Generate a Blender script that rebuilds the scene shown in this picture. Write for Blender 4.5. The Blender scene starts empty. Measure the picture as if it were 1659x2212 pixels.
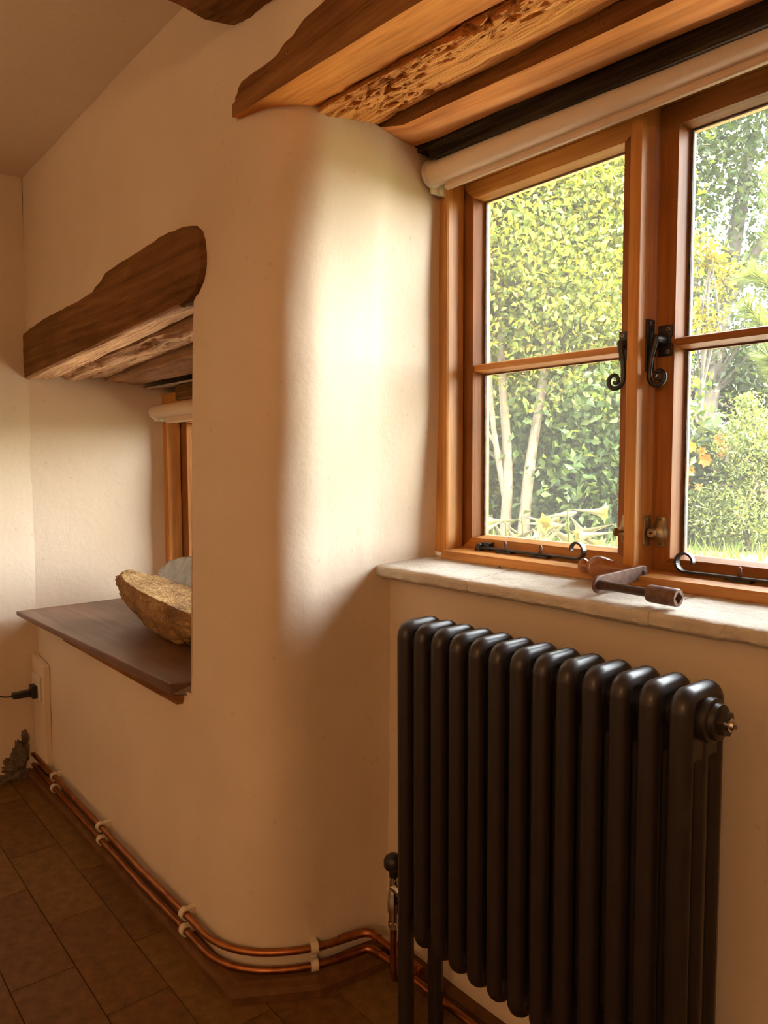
import bpy, math, random
import numpy as np
from mathutils import Vector, Matrix, noise

random.seed(7)
RNG = np.random.default_rng(11)
S = bpy.context.scene
COL = S.collection
PI = math.pi

# ------------------------------------------------------------------ camera
FPX = 1645.0
YAW, PITCH, ROLL = math.radians(39.2), math.radians(3.95), math.radians(-0.2)
CAM = Vector((0, 0, 1.145))
cf = Vector((-math.cos(YAW) * math.cos(PITCH), math.sin(YAW) * math.cos(PITCH), -math.sin(PITCH)))
r0 = Vector((math.sin(YAW), math.cos(YAW), 0))
u0 = r0.cross(cf)
cr = math.cos(ROLL) * r0 + math.sin(ROLL) * u0
cu = -math.sin(ROLL) * r0 + math.cos(ROLL) * u0
cam = bpy.data.cameras.new('camera')
cam.sensor_fit = 'HORIZONTAL'
cam.sensor_width = 36.0
cam.lens = FPX / 1659.0 * 36.0
cam.clip_start = 0.02
cam.clip_end = 300
camo = bpy.data.objects.new('camera', cam)
m = Matrix((cr, cu, -cf)).transposed().to_4x4()
m.translation = CAM
camo.matrix_world = m
COL.objects.link(camo)
S.camera = camo

# ------------------------------------------------------------------ world, sun, fill lights, exposure
S.view_settings.view_transform = 'Standard'
S.view_settings.look = 'None'
S.view_settings.gamma = 1.0
S.view_settings.use_curve_mapping = False
S.view_settings.exposure = 0.26
S.cycles.diffuse_bounces = 4
S.cycles.glossy_bounces = 2
S.cycles.transmission_bounces = 3
S.cycles.max_bounces = 7
S.cycles.transparent_max_bounces = 8
S.cycles.caustics_reflective = False
S.cycles.caustics_refractive = False
S.cycles.use_light_tree = False
S.cycles.use_adaptive_sampling = True
S.cycles.adaptive_threshold = 0.04
S.cycles.sample_clamp_indirect = 6.0

SUN_DIR = Vector((0.72, -0.10, 0.66)).normalized()      # towards the sun
SUN_STRENGTH = 38.0
SKY_STRENGTH = 4.5
FILL_WATTS = 44.0

w = bpy.data.worlds.new('sky')
S.world = w
w.use_nodes = True
nt = w.node_tree
nt.nodes.clear()
o = nt.nodes.new('ShaderNodeOutputWorld')
bg = nt.nodes.new('ShaderNodeBackground')
sky = nt.nodes.new('ShaderNodeTexSky')
sky.sky_type = 'NISHITA'
sky.sun_disc = False
sky.sun_elevation = math.asin(SUN_DIR.z)
sky.sun_rotation = math.atan2(SUN_DIR.x, SUN_DIR.y)
sky.air_density = 1.0
sky.dust_density = 3.0
mixn = nt.nodes.new('ShaderNodeMix')
mixn.data_type = 'RGBA'
mixn.inputs[0].default_value = 0.32
mixn.inputs[7].default_value = (13.0, 12.6, 12.0, 1)       # bright thin cloud
nt.links.new(sky.outputs[0], mixn.inputs[6])
nt.links.new(mixn.outputs[2], bg.inputs[0])
bg.inputs[1].default_value = SKY_STRENGTH
nt.links.new(bg.outputs[0], o.inputs[0])

sl = bpy.data.lights.new('sun', 'SUN')
sl.energy = SUN_STRENGTH
sl.angle = math.radians(1.5)
sl.color = (1.0, 0.93, 0.80)
so = bpy.data.objects.new('sun', sl)
so.rotation_euler = SUN_DIR.to_track_quat('Z', 'Y').to_euler()
so.location = (6, -1, 8)
COL.objects.link(so)


def portal(name, x0, x1, z0, z1, y):
    a = bpy.data.lights.new(name, 'AREA')
    a.shape = 'RECTANGLE'
    a.size = x1 - x0
    a.size_y = z1 - z0
    a.cycles.is_portal = True
    ob = bpy.data.objects.new(name, a)
    ob.location = ((x0 + x1) / 2, y, (z0 + z1) / 2)
    ob.rotation_euler = (-PI / 2, 0, 0)
    COL.objects.link(ob)


portal('portal_window', -1.30, -0.27, 0.92, 1.80, 1.352)
portal('portal_niche', -2.835, -1.69, 0.63, 1.36, 1.352)

# warm fill added unseen behind the camera: a point and an upward spot
for nm, kind, loc, lw in (('warm_fill_point', 'POINT', (0.9, -1.7, 1.72), 0.70), ('warm_fill_spot', 'SPOT', (-1.2, -1.5, 1.15), 1.35)):
    pl = bpy.data.lights.new(nm, kind)
    pl.energy = FILL_WATTS * lw
    pl.color = (1.0, 0.61, 0.31)
    pl.shadow_soft_size = 0.12
    if kind == 'SPOT':
        pl.spot_size = math.radians(158)
        pl.spot_blend = 0.5
    po = bpy.data.objects.new(nm, pl)
    po.location = loc
    if kind == 'SPOT':
        po.rotation_euler = (PI, 0, 0)
    COL.objects.link(po)


# ------------------------------------------------------------------ material helpers
def new_mat(name):
    mt = bpy.data.materials.new(name)
    mt.use_nodes = True
    t = mt.node_tree
    b = t.nodes['Principled BSDF']
    return mt, t, b


def N(t, typ, **kw):
    n = t.nodes.new(typ)
    for k, v in kw.items():
        setattr(n, k, v)
    return n


def coords(t, scale=(1, 1, 1), rot=(0, 0, 0)):
    g = N(t, 'ShaderNodeNewGeometry')
    mp = N(t, 'ShaderNodeMapping')
    mp.inputs['Scale'].default_value = scale
    mp.inputs['Rotation'].default_value = rot
    t.links.new(g.outputs['Position'], mp.inputs['Vector'])
    return mp.outputs[0]


def noise_tex(t, vec, scale, detail=4, rough=0.55, dist=0.0):
    n = N(t, 'ShaderNodeTexNoise')
    n.inputs['Scale'].default_value = scale
    n.inputs['Detail'].default_value = detail
    n.inputs['Roughness'].default_value = rough
    n.inputs['Distortion'].default_value = dist
    t.links.new(vec, n.inputs['Vector'])
    return n.outputs['Fac']


def ramp(t, fac, stops):
    r = N(t, 'ShaderNodeValToRGB')
    el = r.color_ramp.elements
    while len(el) > 1:
        el.remove(el[0])
    el[0].position = stops[0][0]
    el[0].color = (*stops[0][1], 1)
    for p, c in stops[1:]:
        e = el.new(p)
        e.color = (*c, 1)
    t.links.new(fac, r.inputs[0])
    return r.outputs[0]


def mixc(t, fac, a, b, mode='MIX'):
    n = N(t, 'ShaderNodeMix', data_type='RGBA', blend_type=mode)
    for idx, v in ((0, fac), (6, a), (7, b)):
        if hasattr(v, 'is_output'):
            t.links.new(v, n.inputs[idx])
        elif idx == 0:
            n.inputs[0].default_value = v
        else:
            n.inputs[idx].default_value = (*v, 1)
    return n.outputs[2]


def bump(t, b, h, strength, dist=0.01, prev=None):
    n = N(t, 'ShaderNodeBump')
    n.inputs['Strength'].default_value = strength
    n.inputs['Distance'].default_value = dist
    t.links.new(h, n.inputs['Height'])
    if prev is not None:
        t.links.new(prev, n.inputs['Normal'])
    t.links.new(n.outputs[0], b.inputs['Normal'])
    return n.outputs[0]


def setp(b, rough=0.5, metal=0.0, spec=0.5, coat=0.0, color=None):
    b.inputs['Roughness'].default_value = rough
    b.inputs['Metallic'].default_value = metal
    b.inputs['Specular IOR Level'].default_value = spec
    b.inputs['Coat Weight'].default_value = coat
    if color is not None:
        b.inputs['Base Color'].default_value = (*color, 1)


M = {}


def plaster(name, c1, c2):
    mt, t, b = new_mat(name)
    v = coords(t)
    n1 = noise_tex(t, v, 2.3, 2, 0.6)
    c = ramp(t, n1, [(0.3, c1), (0.7, c2)])
    n2 = noise_tex(t, v, 55, 1, 0.6)
    spots = ramp(t, n2, [(0.70, (1, 1, 1)), (0.80, (0.84, 0.76, 0.66))])
    col = mixc(t, 0.6, c, spots, 'MULTIPLY')
    t.links.new(col, b.inputs['Base Color'])
    setp(b, 0.86, spec=0.15)
    h1 = noise_tex(t, v, 18, 4, 0.62)
    bump(t, b, h1, 0.15, 0.012)
    return mt


M['plaster'] = plaster('lime_plaster', (0.70, 0.565, 0.42), (0.765, 0.635, 0.49))
M['plaster_ceiling'] = plaster('ceiling_plaster', (0.74, 0.595, 0.445), (0.79, 0.645, 0.495))


def timber(name, dark, mid, light, axis='x', rough=0.75, grain=60, bstr=0.6, bdist=0.006, pits=0.0, spec=0.25, coat=0.0, knots=0.0):
    mt, t, b = new_mat(name)
    s = {'x': (0.045, 1, 1), 'z': (1, 1, 0.045), 'y': (1, 0.045, 1)}[axis]
    v = coords(t, s)
    g = noise_tex(t, v, grain, 3, 0.65, 0.4)
    vv = coords(t, {'x': (0.35, 1, 1), 'z': (1, 1, 0.35), 'y': (1, 0.35, 1)}[axis])
    big = noise_tex(t, vv, 9, 2, 0.6)
    c = ramp(t, g, [(0.25, dark), (0.5, mid), (0.78, light)])
    c2 = ramp(t, big, [(0.30, (0.62, 0.57, 0.52)), (0.62, (1.08, 1.06, 1.04))])
    col = mixc(t, 0.85, c, c2, 'MULTIPLY')
    if pits > 0:
        vo = N(t, 'ShaderNodeTexVoronoi')
        vo.inputs['Scale'].default_value = 95
        t.links.new(coords(t), vo.inputs['Vector'])
        msk = noise_tex(t, coords(t), 7, 1, 0.6)
        hol = ramp(t, vo.outputs['Distance'], [(0.10, (0.28, 0.2, 0.14)), (0.22, (1, 1, 1))])
        mf = ramp(t, msk, [(0.48, (0, 0, 0)), (0.60, (1, 1, 1))])
        hm = mixc(t, mf, (1, 1, 1), hol)
        col = mixc(t, pits, col, hm, 'MULTIPLY')
    t.links.new(col, b.inputs['Base Color'])
    setp(b, rough, spec=spec, coat=coat)
    b.inputs['Coat Roughness'].default_value = 0.25
    bump(t, b, g, bstr, bdist)
    return mt


M['oak_face'] = timber('old_oak_face', (0.13, 0.052, 0.016), (0.28, 0.128, 0.042), (0.38, 0.19, 0.072), pits=0.6, spec=0.1)
M['oak_planed_lit'] = timber('lintel_planed_lit_timber', (0.48, 0.165, 0.034), (0.74, 0.29, 0.066), (0.82, 0.38, 0.11), bstr=0.25, pits=0.35, spec=0.15)
M['oak_rough'] = timber('worm_eaten_timber', (0.28, 0.095, 0.020), (0.70, 0.295, 0.080), (0.82, 0.42, 0.15), grain=85, bstr=1.0, bdist=0.012, pits=0.8, spec=0.1)
M['oak_stained'] = timber('stained_lintel_timber', (0.42, 0.14, 0.032), (0.69, 0.265, 0.070), (0.80, 0.41, 0.17), grain=30, bstr=0.3, spec=0.2)
M['oak_black'] = timber('blackened_timber', (0.016, 0.012, 0.009), (0.045, 0.033, 0.022), (0.10, 0.078, 0.055), bstr=0.7, spec=0.1)
M['niche_oak'] = timber('niche_lintel_face', (0.085, 0.036, 0.012), (0.20, 0.098, 0.034), (0.30, 0.155, 0.060), grain=40, bstr=0.6, pits=0.9, spec=0.05)
M['niche_pale'] = timber('pale_split_timber', (0.22, 0.095, 0.04), (0.52, 0.29, 0.15), (0.66, 0.44, 0.27), grain=70, bstr=1.0, bdist=0.010, pits=0.2, spec=0.1)
M['pine_v'] = timber('varnished_pine_upright', (0.45, 0.175, 0.034), (0.61, 0.275, 0.066), (0.70, 0.36, 0.10), 'z', rough=0.45, grain=70, bstr=0.06, spec=0.3)
M['pine_h'] = timber('varnished_pine_level', (0.45, 0.175, 0.034), (0.61, 0.275, 0.066), (0.70, 0.36, 0.10), 'x', rough=0.45, grain=70, bstr=0.06, spec=0.3)
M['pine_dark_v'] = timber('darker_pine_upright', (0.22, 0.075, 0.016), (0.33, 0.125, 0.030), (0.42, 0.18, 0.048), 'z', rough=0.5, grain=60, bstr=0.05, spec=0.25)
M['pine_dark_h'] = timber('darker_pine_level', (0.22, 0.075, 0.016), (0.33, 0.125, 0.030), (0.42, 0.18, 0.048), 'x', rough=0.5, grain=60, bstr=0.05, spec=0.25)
M['board_dark'] = timber('brown_sill_board', (0.10, 0.045, 0.026), (0.175, 0.085, 0.050), (0.235, 0.125, 0.080), 'x', rough=0.38, grain=45, bstr=0.12, spec=0.5)
M['turned_wood'] = timber('turned_handle_wood', (0.19, 0.062, 0.016), (0.38, 0.14, 0.036), (0.48, 0.20, 0.055), 'x', rough=0.22, grain=60, bstr=0.03, spec=0.6, coat=0.5)


def simple(name, c1, c2, rough=0.5, metal=0.0, spec=0.5, scale=30, bstr=0.0, bdist=0.003, coat=0.0, aniso=None):
    mt, t, b = new_mat(name)
    v = coords(t)
    n = noise_tex(t, v, scale, 2, 0.6)
    c = ramp(t, n, [(0.3, c1), (0.7, c2)])
    t.links.new(c, b.inputs['Base Color'])
    setp(b, rough, metal, spec, coat)
    if bstr > 0:
        bump(t, b, n, bstr, bdist)
    return mt


M['floor'] = simple('brown_cork_tile', (0.10, 0.044, 0.010), (0.175, 0.082, 0.022), 0.55, spec=0.3, scale=38, bstr=0.15)
M['floor2'] = simple('brown_cork_tile_olive', (0.125, 0.062, 0.014), (0.20, 0.105, 0.028), 0.55, spec=0.3, scale=38, bstr=0.15)
M['grout'] = simple('tile_joint', (0.06, 0.026, 0.007), (0.085, 0.037, 0.010), 0.8)
M['skirt'] = simple('brown_skirting', (0.10, 0.040, 0.010), (0.16, 0.07, 0.019), 0.6, spec=0.25, scale=30, bstr=0.2)
M['copper'] = simple('copper', (0.30, 0.105, 0.034), (0.46, 0.18, 0.062), 0.38, 1.0, scale=40)
M['clip'] = simple('cream_plastic', (0.62, 0.52, 0.38), (0.70, 0.60, 0.45), 0.5)
M['white_plastic'] = simple('white_plastic', (0.72, 0.64, 0.52), (0.76, 0.68, 0.56), 0.4)
M['blind'] = simple('cream_blind_fabric', (0.80, 0.63, 0.46), (0.83, 0.67, 0.50), 0.75, spec=0.15, scale=300, bstr=0.08, bdist=0.001)
M['hembar'] = simple('cream_hem_bar', (0.70, 0.52, 0.37), (0.73, 0.55, 0.39), 0.4, spec=0.4)
M['radiator'] = simple('dark_brown_radiator_enamel', (0.020, 0.0145, 0.0125), (0.026, 0.019, 0.016), 0.36, spec=0.55, scale=20)
M['iron'] = simple('black_forged_iron', (0.010, 0.009, 0.008), (0.022, 0.019, 0.017), 0.38, 0.0, 0.6, scale=60, bstr=0.3, bdist=0.001)
M['screw'] = simple('worn_steel_screw', (0.20, 0.17, 0.14), (0.30, 0.26, 0.21), 0.4, 0.8)
M['brass'] = simple('dull_brass', (0.36, 0.28, 0.17), (0.48, 0.39, 0.25), 0.36, 0.85, scale=50)
M['rust'] = simple('rusted_iron', (0.12, 0.062, 0.044), (0.22, 0.125, 0.092), 0.55, 0.35, 0.4, scale=70, bstr=0.25, bdist=0.001)
M['rust_dark'] = simple('dark_rusted_iron', (0.045, 0.020, 0.013), (0.085, 0.045, 0.030), 0.5, 0.35, 0.4, scale=70, bstr=0.3, bdist=0.001)
M['chrome'] = simple('chrome', (0.62, 0.58, 0.52), (0.70, 0.66, 0.6), 0.15, 1.0)
M['black_plastic'] = simple('black_plastic', (0.012, 0.011, 0.010), (0.016, 0.014, 0.012), 0.4)
M['seal'] = simple('dark_glazing_seal', (0.05, 0.03, 0.02), (0.16, 0.11, 0.08), 0.8, scale=40)
M['hole'] = simple('dark_hollow', (0.01, 0.007, 0.005), (0.012, 0.008, 0.006), 0.9)

# stone sill
mt, t, b = new_mat('limestone')
v = coords(t)
n1 = noise_tex(t, v, 14, 5, 0.65)
c = ramp(t, n1, [(0.3, (0.50, 0.43, 0.34)), (0.7, (0.64, 0.58, 0.48))])
n2 = noise_tex(t, v, 130, 3, 0.7)
sp = ramp(t, n2, [(0.27, (0.50, 0.42, 0.34)), (0.38, (1, 1, 1))])
c = mixc(t, 0.75, c, sp, 'MULTIPLY')
t.links.new(c, b.inputs['Base Color'])
setp(b, 0.75, spec=0.25)
p = bump(t, b, n2, 0.35, 0.003)
bump(t, b, noise_tex(t, v, 40, 4, 0.6), 0.5, 0.005, p)
M['stone'] = mt

# rough ochre rock
mt, t, b = new_mat('ochre_rock')
v = coords(t)
n1 = noise_tex(t, v, 9, 5, 0.65)
c = ramp(t, n1, [(0.30, (0.13, 0.085, 0.06)), (0.43, (0.30, 0.16, 0.055)), (0.58, (0.43, 0.25, 0.09)), (0.75, (0.55, 0.38, 0.19))])
n2 = noise_tex(t, v, 70, 4, 0.7)
c = mixc(t, 0.7, c, ramp(t, n2, [(0.3, (0.5, 0.44, 0.4)), (0.6, (1.1, 1.08, 1.0))]), 'MULTIPLY')
t.links.new(c, b.inputs['Base Color'])
setp(b, 0.8, spec=0.3)
p = bump(t, b, n2, 0.8, 0.008)
bump(t, b, noise_tex(t, v, 28, 4, 0.7), 0.8, 0.02, p)
M['rock'] = mt

mt, t, b = new_mat('glossy_grey_object')
v = coords(t)
n1 = noise_tex(t, v, 12, 3, 0.6, 0.6)
c = ramp(t, n1, [(0.35, (0.16, 0.16, 0.16)), (0.6, (0.34, 0.35, 0.36))])
t.links.new(c, b.inputs['Base Color'])
setp(b, 0.12, spec=0.7, coat=0.6)
bump(t, b, n1, 0.5, 0.02)
M['grey_gloss'] = mt

# window glass: clear, dusty film strengthened to imitate veiling haze
mt = bpy.data.materials.new('dusty_haze_glass')
mt.use_nodes = True
t = mt.node_tree
t.nodes.clear()
out = N(t, 'ShaderNodeOutputMaterial')
tr = N(t, 'ShaderNodeBsdfTransparent')
tr.inputs[0].default_value = (0.97, 0.98, 0.95, 1)
gl = N(t, 'ShaderNodeBsdfGlossy')
gl.inputs['Roughness'].default_value = 0.02
fr = N(t, 'ShaderNodeFresnel')
fr.inputs[0].default_value = 1.35
mx = N(t, 'ShaderNodeMixShader')
t.links.new(fr.outputs[0], mx.inputs[0])
t.links.new(tr.outputs[0], mx.inputs[1])
t.links.new(gl.outputs[0], mx.inputs[2])
du = N(t, 'ShaderNodeBsdfTranslucent')
du.inputs[0].default_value = (0.8, 0.78, 0.70, 1)
mx2 = N(t, 'ShaderNodeMixShader')
mx2.inputs[0].default_value = 0.011
t.links.new(mx.outputs[0], mx2.inputs[1])
t.links.new(du.outputs[0], mx2.inputs[2])
t.links.new(mx2.outputs[0], out.inputs[0])
M['glass'] = mt


LEAF_K = 0.53


def leaf_mat(name, stops, transl=0.45, rough=0.5):
    mt = bpy.data.materials.new(name)
    mt.use_nodes = True
    t = mt.node_tree
    t.nodes.clear()
    out = N(t, 'ShaderNodeOutputMaterial')
    g = N(t, 'ShaderNodeNewGeometry')
    c = ramp(t, g.outputs['Random Per Island'], [(p_, tuple(q * LEAF_K for q in c_)) for p_, c_ in stops])
    d = N(t, 'ShaderNodeBsdfPrincipled')
    t.links.new(c, d.inputs['Base Color'])
    d.inputs['Roughness'].default_value = rough
    d.inputs['Specular IOR Level'].default_value = 0.22
    tl = N(t, 'ShaderNodeBsdfTranslucent')
    tc = mixc(t, 1.0, c, (2.3, 1.9, 0.6), 'MULTIPLY')
    t.links.new(tc, tl.inputs[0])
    mx = N(t, 'ShaderNodeMixShader')
    mx.inputs[0].default_value = transl
    t.links.new(d.outputs[0], mx.inputs[1])
    t.links.new(tl.outputs[0], mx.inputs[2])
    t.links.new(mx.outputs[0], out.inputs[0])
    return mt


M['leaf_bright'] = leaf_mat('bright_green_leaves', [(0.0, (0.055, 0.085, 0.012)), (0.5, (0.095, 0.125, 0.018)), (0.85, (0.16, 0.175, 0.024)), (1.0, (0.30, 0.25, 0.035))])
M['leaf_mid'] = leaf_mat('mid_green_leaves', [(0.0, (0.026, 0.055, 0.014)), (0.6, (0.05, 0.085, 0.020)), (1.0, (0.085, 0.12, 0.03))])
M['leaf_dark'] = leaf_mat('dark_green_leaves', [(0.0, (0.018, 0.038, 0.014)), (0.7, (0.034, 0.058, 0.018)), (1.0, (0.055, 0.08, 0.022))])
M['leaf_yellow'] = leaf_mat('yellowing_leaves', [(0.0, (0.07, 0.085, 0.010)), (0.5, (0.14, 0.125, 0.012)), (1.0, (0.24, 0.18, 0.016))])
M['leaf_silver'] = leaf_mat('grey_green_leaves', [(0.0, (0.045, 0.075, 0.045)), (0.6, (0.075, 0.11, 0.06)), (1.0, (0.12, 0.15, 0.07))])
M['leaf_pale'] = leaf_mat('pale_conifer_sprays', [(0.0, (0.075, 0.11, 0.035)), (0.6, (0.13, 0.17, 0.055)), (1.0, (0.22, 0.25, 0.09))])
M['needle'] = leaf_mat('pine_needles', [(0.0, (0.055, 0.095, 0.026)), (0.6, (0.09, 0.135, 0.036)), (1.0, (0.14, 0.17, 0.05))])
M['grass'] = leaf_mat('sunlit_grass', [(0.0, (0.07, 0.12, 0.02)), (0.6, (0.11, 0.16, 0.03)), (1.0, (0.17, 0.2, 0.045))])
M['petal'] = leaf_mat('lily_petals', [(0.0, (0.085, 0.088, 0.035)), (1.0, (0.15, 0.145, 0.07))], 0.4)
M['petal_orange'] = leaf_mat('orange_petals', [(0.0, (0.42, 0.13, 0.015)), (1.0, (0.55, 0.22, 0.03))], 0.35)
M['lily_stem'] = leaf_mat('lily_stems', [(0.0, (0.06, 0.075, 0.016)), (1.0, (0.09, 0.10, 0.025))], 0.3)
M['bark'] = simple('pale_bark', (0.030, 0.021, 0.010), (0.055, 0.038, 0.018), 0.8, scale=25, bstr=0.4)
M['bark_dark'] = simple('grey_brown_bark', (0.010, 0.0075, 0.004), (0.020, 0.015, 0.008), 0.85, scale=20, bstr=0.4)
M['soil'] = simple('garden_soil', (0.05, 0.06, 0.02), (0.09, 0.10, 0.03), 0.9, scale=5)
M['bounce_pale'] = simple('pale_bounce_ground', (0.52, 0.46, 0.37), (0.66, 0.60, 0.50), 0.9, scale=60, bstr=0.5)  # pale so that the added strip throws light upwards
M['rubble'] = simple('dark_rubble', (0.07, 0.048, 0.028), (0.20, 0.15, 0.10), 0.9, scale=40, bstr=0.6)
M['outside'] = simple('outer_stonework', (0.30, 0.25, 0.18), (0.40, 0.34, 0.25), 0.9, scale=6)


# ------------------------------------------------------------------ mesh helpers
class MB:
    def __init__(self):
        self.v, self.f = [], []

    def add(self, vs, fs):
        k = len(self.v)
        self.v.extend([tuple(p) for p in vs])
        self.f.extend([tuple(i + k for i in q) for q in fs])
        return self

    def box(self, x0, x1, y0, y1, z0, z1):
        vs = [(x, y, z) for z in (z0, z1) for y in (y0, y1) for x in (x0, x1)]
        return self.add(vs, [(0, 2, 3, 1), (4, 5, 7, 6), (0, 1, 5, 4), (2, 6, 7, 3), (0, 4, 6, 2), (1, 3, 7, 5)])

    def quadgrid(self, P):
        n, k = len(P), len(P[0])
        vs = [p for row in P for p in row]
        fs = [(i * k + j, i * k + j + 1, (i + 1) * k + j + 1, (i + 1) * k + j) for i in range(n - 1) for j in range(k - 1)]
        return self.add(vs, fs)

    def tube(self, pts, rad, seg=10, cap=True, flat=None):
        pts = [Vector(p) for p in pts]
        n = len(pts)
        if not hasattr(rad, '__len__'):
            rad = [rad] * n
        tang = []
        for i in range(n):
            a = pts[max(i - 1, 0)]
            c = pts[min(i + 1, n - 1)]
            tang.append((c - a).normalized())
        up = Vector((0, 0, 1)) if abs(tang[0].z) < 0.9 else Vector((0, 1, 0))
        x = tang[0].cross(up).normalized()
        rings = []
        for i in range(n):
            x = (x - tang[i] * x.dot(tang[i]))
            x = x.normalized() if x.length > 1e-6 else tang[i].orthogonal().normalized()
            y = tang[i].cross(x)
            ra = rad[i] if hasattr(rad[i], '__len__') else (rad[i], rad[i])
            rings.append([pts[i] + x * (math.cos(2 * PI * k / seg) * ra[0]) + y * (math.sin(2 * PI * k / seg) * ra[1]) for k in range(seg)])
        vs = [p for r in rings for p in r]
        fs = [(i * seg + k, i * seg + (k + 1) % seg, (i + 1) * seg + (k + 1) % seg, (i + 1) * seg + k) for i in range(n - 1) for k in range(seg)]
        if cap:
            fs.append(tuple(range(seg))[::-1])
            fs.append(tuple((n - 1) * seg + k for k in range(seg)))
        return self.add(vs, fs)

    def lathe(self, origin, axis, prof, seg=24):
        # prof: list of (distance along axis, radius)
        o = Vector(origin)
        a = Vector(axis).normalized()
        x = a.orthogonal().normalized()
        y = a.cross(x)
        vs, fs = [], []
        for d, r in prof:
            for k in range(seg):
                an = 2 * PI * k / seg
                vs.append(o + a * d + (x * math.cos(an) + y * math.sin(an)) * max(r, 1e-5))
        n = len(prof)
        fs = [(i * seg + k, i * seg + (k + 1) % seg, (i + 1) * seg + (k + 1) % seg, (i + 1) * seg + k) for i in range(n - 1) for k in range(seg)]
        fs.append(tuple(range(seg))[::-1])
        fs.append(tuple((n - 1) * seg + k for k in range(seg)))
        return self.add(vs, fs)

    def prism(self, poly, y0, y1, plane='xz'):
        # poly points in the plane, extruded along the third axis
        def P(a, b, c):
            return {'xz': (a, c, b), 'yz': (c, a, b), 'xy': (a, b, c)}[plane]
        n = len(poly)
        vs = [P(a, b, y0) for a, b in poly] + [P(a, b, y1) for a, b in poly]
        fs = [tuple(range(n)), tuple(range(n, 2 * n))[::-1]] + [(i, i + n, (i + 1) % n + n, (i + 1) % n) for i in range(n)]
        return self.add(vs, fs)

    def build(self, name, mat, parent=None, smooth=False, bevel=0.0, seg=2, angle=35):
        me = bpy.data.meshes.new(name)
        me.from_pydata(self.v, [], self.f)
        me.materials.append(M[mat] if isinstance(mat, str) else mat)
        me.update()
        import bmesh
        bm = bmesh.new()
        bm.from_mesh(me)
        bmesh.ops.recalc_face_normals(bm, faces=bm.faces)
        bm.to_mesh(me)
        bm.free()
        ob = bpy.data.objects.new(name, me)
        COL.objects.link(ob)
        if parent is not None:
            put(ob, parent)
        if smooth:
            for p in me.polygons:
                p.use_smooth = True
            md = ob.modifiers.new('edge', 'EDGE_SPLIT')
            md.split_angle = math.radians(angle)
        if bevel > 0:
            bv = ob.modifiers.new('bevel', 'BEVEL')
            bv.width = bevel
            bv.segments = seg
            bv.limit_method = 'ANGLE'
            bv.angle_limit = math.radians(40)
            if smooth:
                ob.modifiers.move(1, 0)
        return ob


def wpos(o):
    p = Vector((0, 0, 0))
    while o is not None:
        p += o.location
        o = o.parent
    return p


def put(ob, parent):
    """parent ob, keeping its world-space vertices (no rotations are used)"""
    ob.parent = parent
    ob.location = -wpos(parent)


def empty(name, loc, label=None, cat=None, group=None, kind=None, parent=None):
    e = bpy.data.objects.new(name, None)
    e.empty_display_size = 0.05
    COL.objects.link(e)
    e.location = loc
    if parent is not None:
        e.parent = parent
        e.location = Vector(loc) - wpos(parent)
    return tag(e, label, cat, group, kind)


def tag(o, label=None, cat=None, group=None, kind=None):
    if label:
        o['label'] = label
    if cat:
        o['category'] = cat
    if group:
        o['group'] = group
    if kind:
        o['kind'] = kind
    return o


def fn(x, y, z, s, seed=0.0):
    return noise.noise(Vector((x * s + seed, y * s + seed * 1.7, z * s - seed)))


def catmull(pts, sub):
    out = []
    n = len(pts)
    for i in range(n - 1):
        p0 = pts[max(i - 1, 0)]
        p1, p2 = pts[i], pts[i + 1]
        p3 = pts[min(i + 2, n - 1)]
        for k in range(sub):
            s = k / sub
            out.append(tuple(0.5 * (2 * b + (c - a) * s + (2 * a - 5 * b + 4 * c - d) * s * s + (-a + 3 * b - 3 * c + d) * s ** 3) for a, b, c, d in zip(p0, p1, p2, p3)))
    out.append(tuple(pts[-1]))
    return out


def lerp_tab(tab, z):
    if z <= tab[0][0]:
        return tab[0][1]
    for (z0, a), (z1, b) in zip(tab, tab[1:]):
        if z <= z1:
            s = (z - z0) / (z1 - z0)
            s = s * s * (3 - 2 * s)
            return [tuple(p * (1 - s) + q * s for p, q in zip(u, v)) for u, v in zip(a, b)] if hasattr(a, '__len__') else a * (1 - s) + b * s
    return tab[-1][1]


# ------------------------------------------------------------------ room shell
ZC = 2.125          # ceiling height
YW = 0.745          # inner face of the window wall
XL = -2.90          # left wall

# floor slab with laid tiles
mb = MB()
mb.box(-3.0, 2.2, -3.0, 1.2, -0.12, -0.004)
floor = mb.build('floor', 'grout')
tag(floor, kind='structure')
TW, TL, TG = 0.137, 0.40, 0.0012
tile_me = {}


def tile_mesh(wd, ln, key, mat):
    if key not in tile_me:
        b = MB()
        h = 0.0
        g = 0.0008
        b.add([(0, 0, -0.004), (ln, 0, -0.004), (ln, wd, -0.004), (0, wd, -0.004), (g, g, h), (ln - g, g, h), (ln - g, wd - g, h), (g, wd - g, h)],
              [(4, 5, 6, 7), (0, 1, 5, 4), (1, 2, 6, 5), (2, 3, 7, 6), (3, 0, 4, 7)])
        me = bpy.data.meshes.new('floor_tile')
        me.from_pydata(b.v, [], b.f)
        me.materials.append(M[mat])
        tile_me[key] = me
    return tile_me[key]


for row in range(-9, 5):
    ya = 0.50 + row * TW
    off = -1.926 if row % 2 == 0 else -1.726
    for k in range(-3, 9):
        xa = off + k * TL
        if xa + TL < -2.95 or xa > 1.0:
            continue
        mat = 'floor2' if random.random() < 0.38 else 'floor'
        ob = bpy.data.objects.new('floor_tile', tile_mesh(TW - TG, TL - TG, mat, mat))
        COL.objects.link(ob)
        ob.parent = floor
        ob.location = (xa + TG / 2, ya + TG / 2, 0)

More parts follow.
